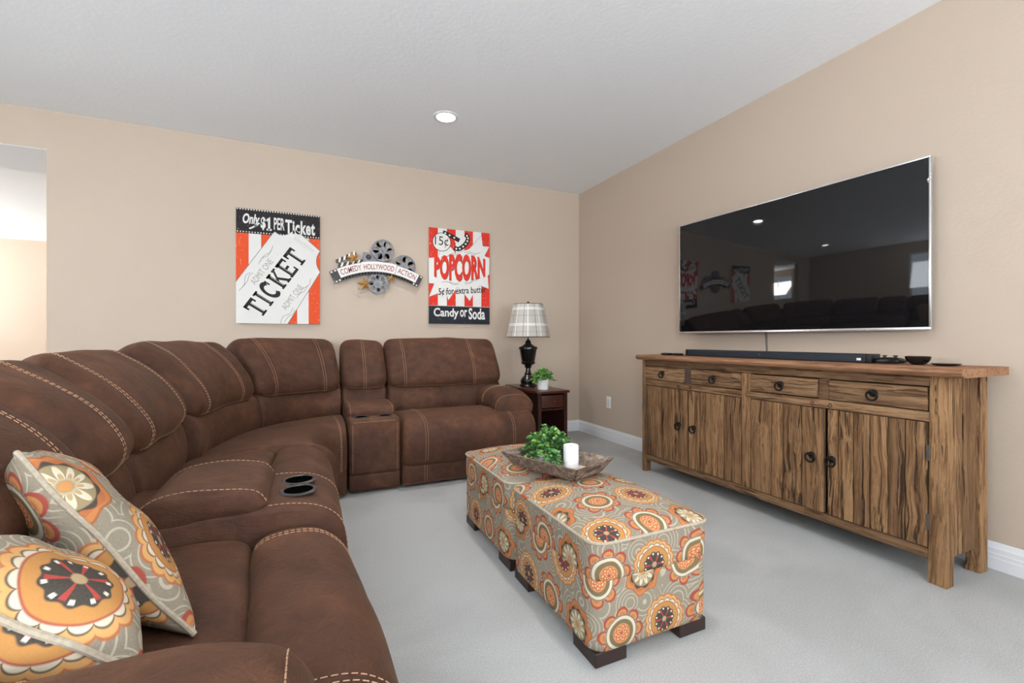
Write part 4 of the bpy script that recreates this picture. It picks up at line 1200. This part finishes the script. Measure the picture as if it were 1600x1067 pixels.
mb.build('letter_inline', M_paper, t, smooth=False)
for (x, y) in ((252, 582), (507, 790)):
    cu, cv = zt_(x, y); f = diag(cu, cv, .25, .050, math.radians(56.5))
    mb = MB(); text(mb, 'ADMIT ONE', 0, 0, 1, 1, lambda a_, b_, h, f=f: mp(*f(a_, b_), h), *layer(4), bold=-.006); mb.build('lettering', M_greyprint, t, smooth=False)
cu, cv = zt_(612, 355); f = diag(cu, cv, .19, .02, math.radians(56.5 - 90))
mb = MB(); mb.prism([f(0, -.5), f(1, -.5), f(1, -.35), f(0, -.35)], mp, *layer(4))
for k in range(9): mb.prism([f(k / 9 + .02, .1), f(k / 9 + .075, .1), f(k / 9 + .075, .9), f(k / 9 + .02, .9)], mp, *layer(4))
mb.build('small_print', simple('faint grey print', S(200, 198, 192), .8), t, smooth=False)
waves = [[(342, 365), (320, 420), (270, 450), (235, 500)], [(330, 400), (300, 450), (255, 470), (222, 525)], [(70, 740), (110, 690), (120, 620), (165, 585)], [(95, 715), (135, 660), (150, 615), (185, 590)],
         [(665, 635), (650, 690), (600, 720), (565, 770)], [(640, 690), (610, 740), (575, 760), (540, 800)], [(405, 1008), (430, 950), (480, 930), (520, 870)], [(440, 1000), (470, 955), (510, 930), (530, 890)]]
flat(t, mp, 'wavy_line', [line([zt_(*cat(wv, s / 6, closed=False)) for s in range(0, 18)], .0022, ASP) for wv in waves], M_line, 4)
mb = MB()
def zbox(x0, y0, x1, y1): a_ = zt_(x0, y1); b_ = zt_(x1, y0); return a_[0], a_[1], b_[0], b_[1]
text(mb, 'Only', *zbox(98, 108, 236, 205), mp, *layer(3), bold=.035, shear=.25)
mb.prism(line([zt_(*p) for p in arc_pts((150, 225), (195, 210), (232, 178), 8)], .010, ASP), mp, *layer(3))
text(mb, '$', *zbox(242, 130, 283, 235), mp, *layer(3), bold=.04)
for pl in ([(302, 238), (302, 140), (318, 128), (320, 128), (320, 238)], [(290, 240), (290, 224), (332, 227), (332, 243)], [(288, 165), (288, 150), (303, 136), (303, 160)]): mb.prism([zt_(*p) for p in pl], mp, *layer(3))
text(mb, 'PER', *zbox(350, 140, 440, 232), mp, *layer(3), bold=.02)
text(mb, 'Ticket', *zbox(446, 170, 704, 262), mp, *layer(3), bold=.035, spacing=1.1)
mb.build('lettering', M_paper, t, smooth=False)

# --- popcorn
t, mp = canvas('popcorn_canvas', 'tall canvas print reading POPCORN over red and white stripes', -1.778, -1.130, 1.212, 2.168)
def zp(x, y):
    u = (x - 58) / 602; tp = 65 + 65 * u; bt = 1015 + 7 * u; return (u, (bt - y) / (bt - tp))
for k in range(7): flat(t, mp, 'stripe', [rect(k / 7, .19, (k + 1) / 7, 1)], M_red if k % 2 == 0 else M_paper, 1)
flat(t, mp, 'footer_band', [rect(0, 0, 1, .19)], M_inkblue, 1)
flat(t, mp, 'dotted_rule', [circ((k + .5) / 40, .187, .007, ASP, 6) for k in range(40)], M_paper, 2)
burst = [(58, 370), (150, 362), (165, 290), (268, 262), (318, 330), (450, 282), (575, 152), (588, 255), (655, 262), (606, 352), (658, 372), (655, 535), (640, 540), (650, 672), (560, 640), (505, 700), (455, 792), (395, 715), (330, 655), (290, 720), (245, 785), (215, 690), (60, 752), (110, 622), (58, 618)]
burst = [tuple(min(max(c, 0), 1) for c in zp(*p)) for p in burst]
flat(t, mp, 'burst_outline', quads(burst + burst[:1], .004, ASP), M_line, 2)
flat(t, mp, 'burst', [burst], M_paper, 3)
flat(t, mp, 'reel_patch', [circ(*zp(365, 195), .10, ASP, 24)], M_paper, 2)
cz = zp(180, 213)
flat(t, mp, 'price_disc_rim', [circ(*cz, .147, ASP, 32)], M_ink, 5); flat(t, mp, 'price_disc', [circ(*cz, .138, ASP, 32)], M_paper, 6)
strip = [(165, 108), (215, 126), (285, 162), (362, 206)]
strip2 = [(392, 130), (434, 160), (432, 205), (398, 250), (345, 282), (292, 268)]
for nm, sp, w_ in (('film_strip', strip, .034), ('film_strip', strip2, .036)):
    q = [zp(*cat(sp, s / 5, closed=False)) for s in range(0, (len(sp) - 1) * 5)]
    q = [(min(max(a_, .02), .98), b_) for a_, b_ in q if b_ < .962]
    o = flat(t, mp, nm, [line(q, w_, ASP)], M_ink, 4)
    for i in range(2, len(q) - 1, 3): flat(t, mp, 'film_frame', [circ(*q[i], .016, ASP, 8)], M_paper, 5)
mb = MB()
a_ = zp(115, 262); b_ = zp(245, 165); text(mb, '15¢', a_[0], a_[1], b_[0], b_[1], mp, *layer(7), bold=.0)
mb.build('lettering', M_ink, t, smooth=False)
u0, v0 = zp(108, 545); u1, v1 = zp(612, 385)
def arch(u, v):
    k = 1 - ((u - .5) / .45) ** 2; mid = (v0 + v1) / 2
    return (u, mid + (v - mid) * (.86 + .52 * max(0, k)) + .035 * (u - .5))
for nm, mt, n_, bo, du in (('lettering_shadow', M_line, 4, .05, .006), ('lettering', M_red, 5, .045, 0)):
    mb = MB(); text(mb, 'POPCORN', u0 + du, v0 - du, u1 + du, v1 - du, mp, *layer(n_), bold=bo, warp=arch); mb.build(nm, mt, t, smooth=False)
mb = MB(); a_ = zp(150, 752); b_ = zp(622, 690)
text(mb, '5¢ for extra butter', a_[0], a_[1], b_[0], b_[1], mp, *layer(5), bold=.012, warp=lambda u, v: (u, v + .062 * (u - .15)))
mb.build('lettering', M_ink, t, smooth=False)
mb = MB(); a_ = zp(104, 970); b_ = zp(345, 866); text(mb, 'Candy', a_[0], a_[1], b_[0], b_[1], mp, *layer(3), bold=.025)
a_ = zp(358, 950); b_ = zp(430, 880); text(mb, 'or', a_[0], a_[1], b_[0], b_[1], mp, *layer(3), bold=.02)
a_ = zp(444, 974); b_ = zp(612, 866); text(mb, 'Soda', a_[0], a_[1], b_[0], b_[1], mp, *layer(3), bold=.025)
mb.build('lettering', M_paper, t, smooth=False)
waves = [[(175, 360), (230, 352), (270, 330), (320, 322)], [(215, 362), (270, 345), (310, 340), (345, 345)], [(400, 318), (450, 310), (510, 328), (570, 318)], [(420, 335), (460, 325), (490, 340), (520, 338)],
         [(180, 608), (240, 603), (290, 630), (350, 628)], [(215, 602), (260, 608), (310, 622), (350, 612)], [(400, 612), (460, 605), (510, 575), (578, 566)], [(410, 628), (465, 615), (510, 590), (540, 585)]]
flat(t, mp, 'wavy_line', [line([zp(*cat(wv, s / 6, closed=False)) for s in range(0, 18)], .0028, ASP) for wv in waves], M_line, 4)

# ------------------------------------------------------------------ metal cinema sculpture
t = thing('cinema_wall_sculpture', (-2.267, -.03, 1.48), 'metal film reel and filmstrip sculpture between the two canvases', 'wall art')
def wm(a_, b_, h): return (a_, -h, b_)
def reel(cx, cz, R, h0, h1, nh=6, rh=.27, rot=0.0, mat=None, spokes=False):
    mat = mat or M_pewter
    m = MB()
    # plate with holes: built as sectors between hub, spokes and rim
    m.lathe([(R * .90, h0), (R, h0), (R, h1), (R * .90, h1), (R * .90, h0)], (cx, 0, cz), 40, 'y')
    m.v = [(v[0], -abs(v[1]), v[2]) for v in m.v]
    root_ = m.build('reel_rim', mat, t, angle=30)
    m = MB(); r1, r2 = R * .30, R * .93
    for k in range(nh):
        a0 = rot + 2 * math.pi * k / nh; hc = (r1 + r2) / 2 + .0; hr = R * rh
        # sector outline around one round hole, split in two halves
        half = math.pi / nh
        for sg in (-1, 1):
            poly = [(r1 * math.cos(a0), r1 * math.sin(a0))]
            ring_ = [(hc * math.cos(a0) + hr * math.cos(b0), hc * math.sin(a0) + hr * math.sin(b0)) for b0 in [a0 + math.pi - sg * math.pi * i / 10 for i in range(11)]]
            poly += ring_
            poly += [(r2 * math.cos(a0 + sg * half * i / 4), r2 * math.sin(a0 + sg * half * i / 4)) for i in range(5)]
            poly += [(r1 * math.cos(a0 + sg * half * i / 3), r1 * math.sin(a0 + sg * half * i / 3)) for i in range(3, 0, -1)]
            m.prism([(cx + p, cz + q) for p, q in poly], wm, h0 + .003, h1 - .003)
    m.build('reel_plate', mat, root_, smooth=False)
    m = MB(); m.lathe([(.0001, -(h1 + .004)), (R * .08, -(h1 + .004)), (R * .09, -(h1 - .002)), (R * .30, -(h1 - .001)), (R * .31, -(h0 + .002))], (cx, 0, cz), 24, 'y'); m.build('hub', mat, root_)
reel(-2.224, 1.890, .104, .026, .040)
reel(-2.022, 1.755, .110, .012, .022, rot=.35, mat=M_pewter)
reel(-2.267, 1.580, .096, .012, .024, nh=8, rh=.20, mat=M_pewter)
# arched film strip
def strip_pt(s, v):   # s 0..1 along, v -1..1 across
    x = -2.668 + .798 * s; k = (s - .49) / .49
    zc = 1.716 - .105 * k * k + .010 * s
    sl = -2 * .105 * k / .49 / .798; L_ = math.hypot(1, sl)
    return (x - sl / L_ * v * .058, zc + v * .058 / L_)
nseg = 40
edge = [strip_pt(i / nseg, 1) for i in range(nseg + 1)] + [strip_pt(i / nseg, -1) for i in range(nseg, -1, -1)]
m = MB(); m.prism(edge, wm, .026, .030); fs_ = m.build('film_strip', M_darkmetal, t, smooth=False)
for v in (-.80, .80):
    for i in range(27):
        s = (i + .5) / 27
        q = [strip_pt(s + ds, v + dv) for ds, dv in ((-.009, -.11), (.009, -.11), (.009, .11), (-.009, .11))]
        m = MB(); m.prism(q, wm, .0302, .0312); m.build('sprocket_hole', M_banner if (i < 2 or i > 24) else M_cupwell, fs_, smooth=False)
for (s0, s1, word, dh) in ((.075, .335, 'COMEDY', 0), (.322, .70, 'HOLLYWOOD', .005), (.706, .955, 'ACTION', 0)):
    lift = .1
    up = .95 if word != 'HOLLYWOOD' else 1.05
    e = [strip_pt(s0 + (s1 - s0) * i / 12, up) for i in range(13)] + [strip_pt(s0 + (s1 - s0) * i / 12, -.55) for i in range(12, -1, -1)]
    m = MB(); m.prism(e, wm, .031 + dh, .036 + dh); o = m.build('banner', M_banner, t, smooth=False)
    m = MB(); text(m, word, s0 + .02, -.22, s1 - .02, .68, lambda a_, b_, h: wm(*strip_pt(a_, b_), h), .0362 + dh, .0369 + dh, bold=.012); m.build('lettering', M_redtext, o, smooth=False)
def star(cx, cz, R, h, rot):
    m = MB(); vs_ = [(cx, -(h + R * .30), cz)]
    for k in range(10):
        r = R if k % 2 == 0 else R * .40; a_ = rot + math.pi / 2 + math.pi * k / 5; vs_.append((cx + r * math.cos(a_), -h, cz + r * math.sin(a_)))
    m.add(vs_, [(0, 1 + (k + 1) % 10, 1 + k) for k in range(10)] + [tuple(range(1, 11))]); m.build('star', M_gold, t, smooth=False)
star(-2.492, 1.800, .060, .046, .25); star(-2.390, 1.566, .070, .040, .2); star(-2.150, 1.632, .044, .040, -.25)
# movie camera body and clapperboard
m = MB(); m.prism([(-2.40, 1.775), (-2.27, 1.77), (-2.27, 1.85), (-2.325, 1.86), (-2.40, 1.865)], wm, .010, .024); cb = m.build('camera_body', M_pewter, t, smooth=False)
m = MB(); m.lathe([(.0001, -.034), (.016, -.034), (.018, -.028), (.024, -.027), (.025, -.022)], (-2.352, 0, 1.822), 20, 'y'); m.build('lens', M_darkmetal, cb)
m = MB(); m.prism([(-2.625, 1.695), (-2.42, 1.735), (-2.405, 1.80), (-2.615, 1.745)], wm, .010, .020); cl = m.build('clapperboard', M_darkmetal, t, smooth=False)
m = MB(); m.prism([(-2.630, 1.745), (-2.458, 1.835), (-2.470, 1.872), (-2.640, 1.775)], wm, .012, .024); m.build('clapper_stick', M_darkmetal, cl, smooth=False)
for k in range(4):
    s = .08 + k * .24; a0 = Vector((-2.630, 1.745)).lerp(Vector((-2.458, 1.835)), s); b0 = Vector((-2.640, 1.775)).lerp(Vector((-2.470, 1.872)), s + .08)
    dv = Vector((.172, .09)) * .11
    m = MB(); m.prism([tuple(a0), tuple(a0 + dv), tuple(b0 + dv), tuple(b0)], wm, .0242, .0250); m.build('stripe', M_banner, cl, smooth=False)
    a0 = Vector((-2.615, 1.712)).lerp(Vector((-2.42, 1.755)), s); b0 = Vector((-2.615, 1.745)).lerp(Vector((-2.41, 1.798)), s + .05)
    dv = Vector((.2, .04)) * .09
    m = MB(); m.prism([tuple(a0), tuple(a0 + dv), tuple(b0 + dv), tuple(b0)], wm, .0202, .0210); m.build('stripe', M_banner, cl, smooth=False)
m = MB()
for (xx, zz) in ((-2.55, 1.72), (-2.224, 1.78), (-2.0, 1.72), (-2.267, 1.62)): pass
for (xx, zz) in ((-2.55, 1.72), (-2.224, 1.78), (-2.0, 1.72), (-2.267, 1.62)):
    m = MB(); m.lathe([(.006, .034), (.006, -.026)], (xx, 0, zz), 10, 'y', cap=True); m.build('standoff', M_darkmetal, t)
t.location.y -= .035      # held off the wall on short pegs
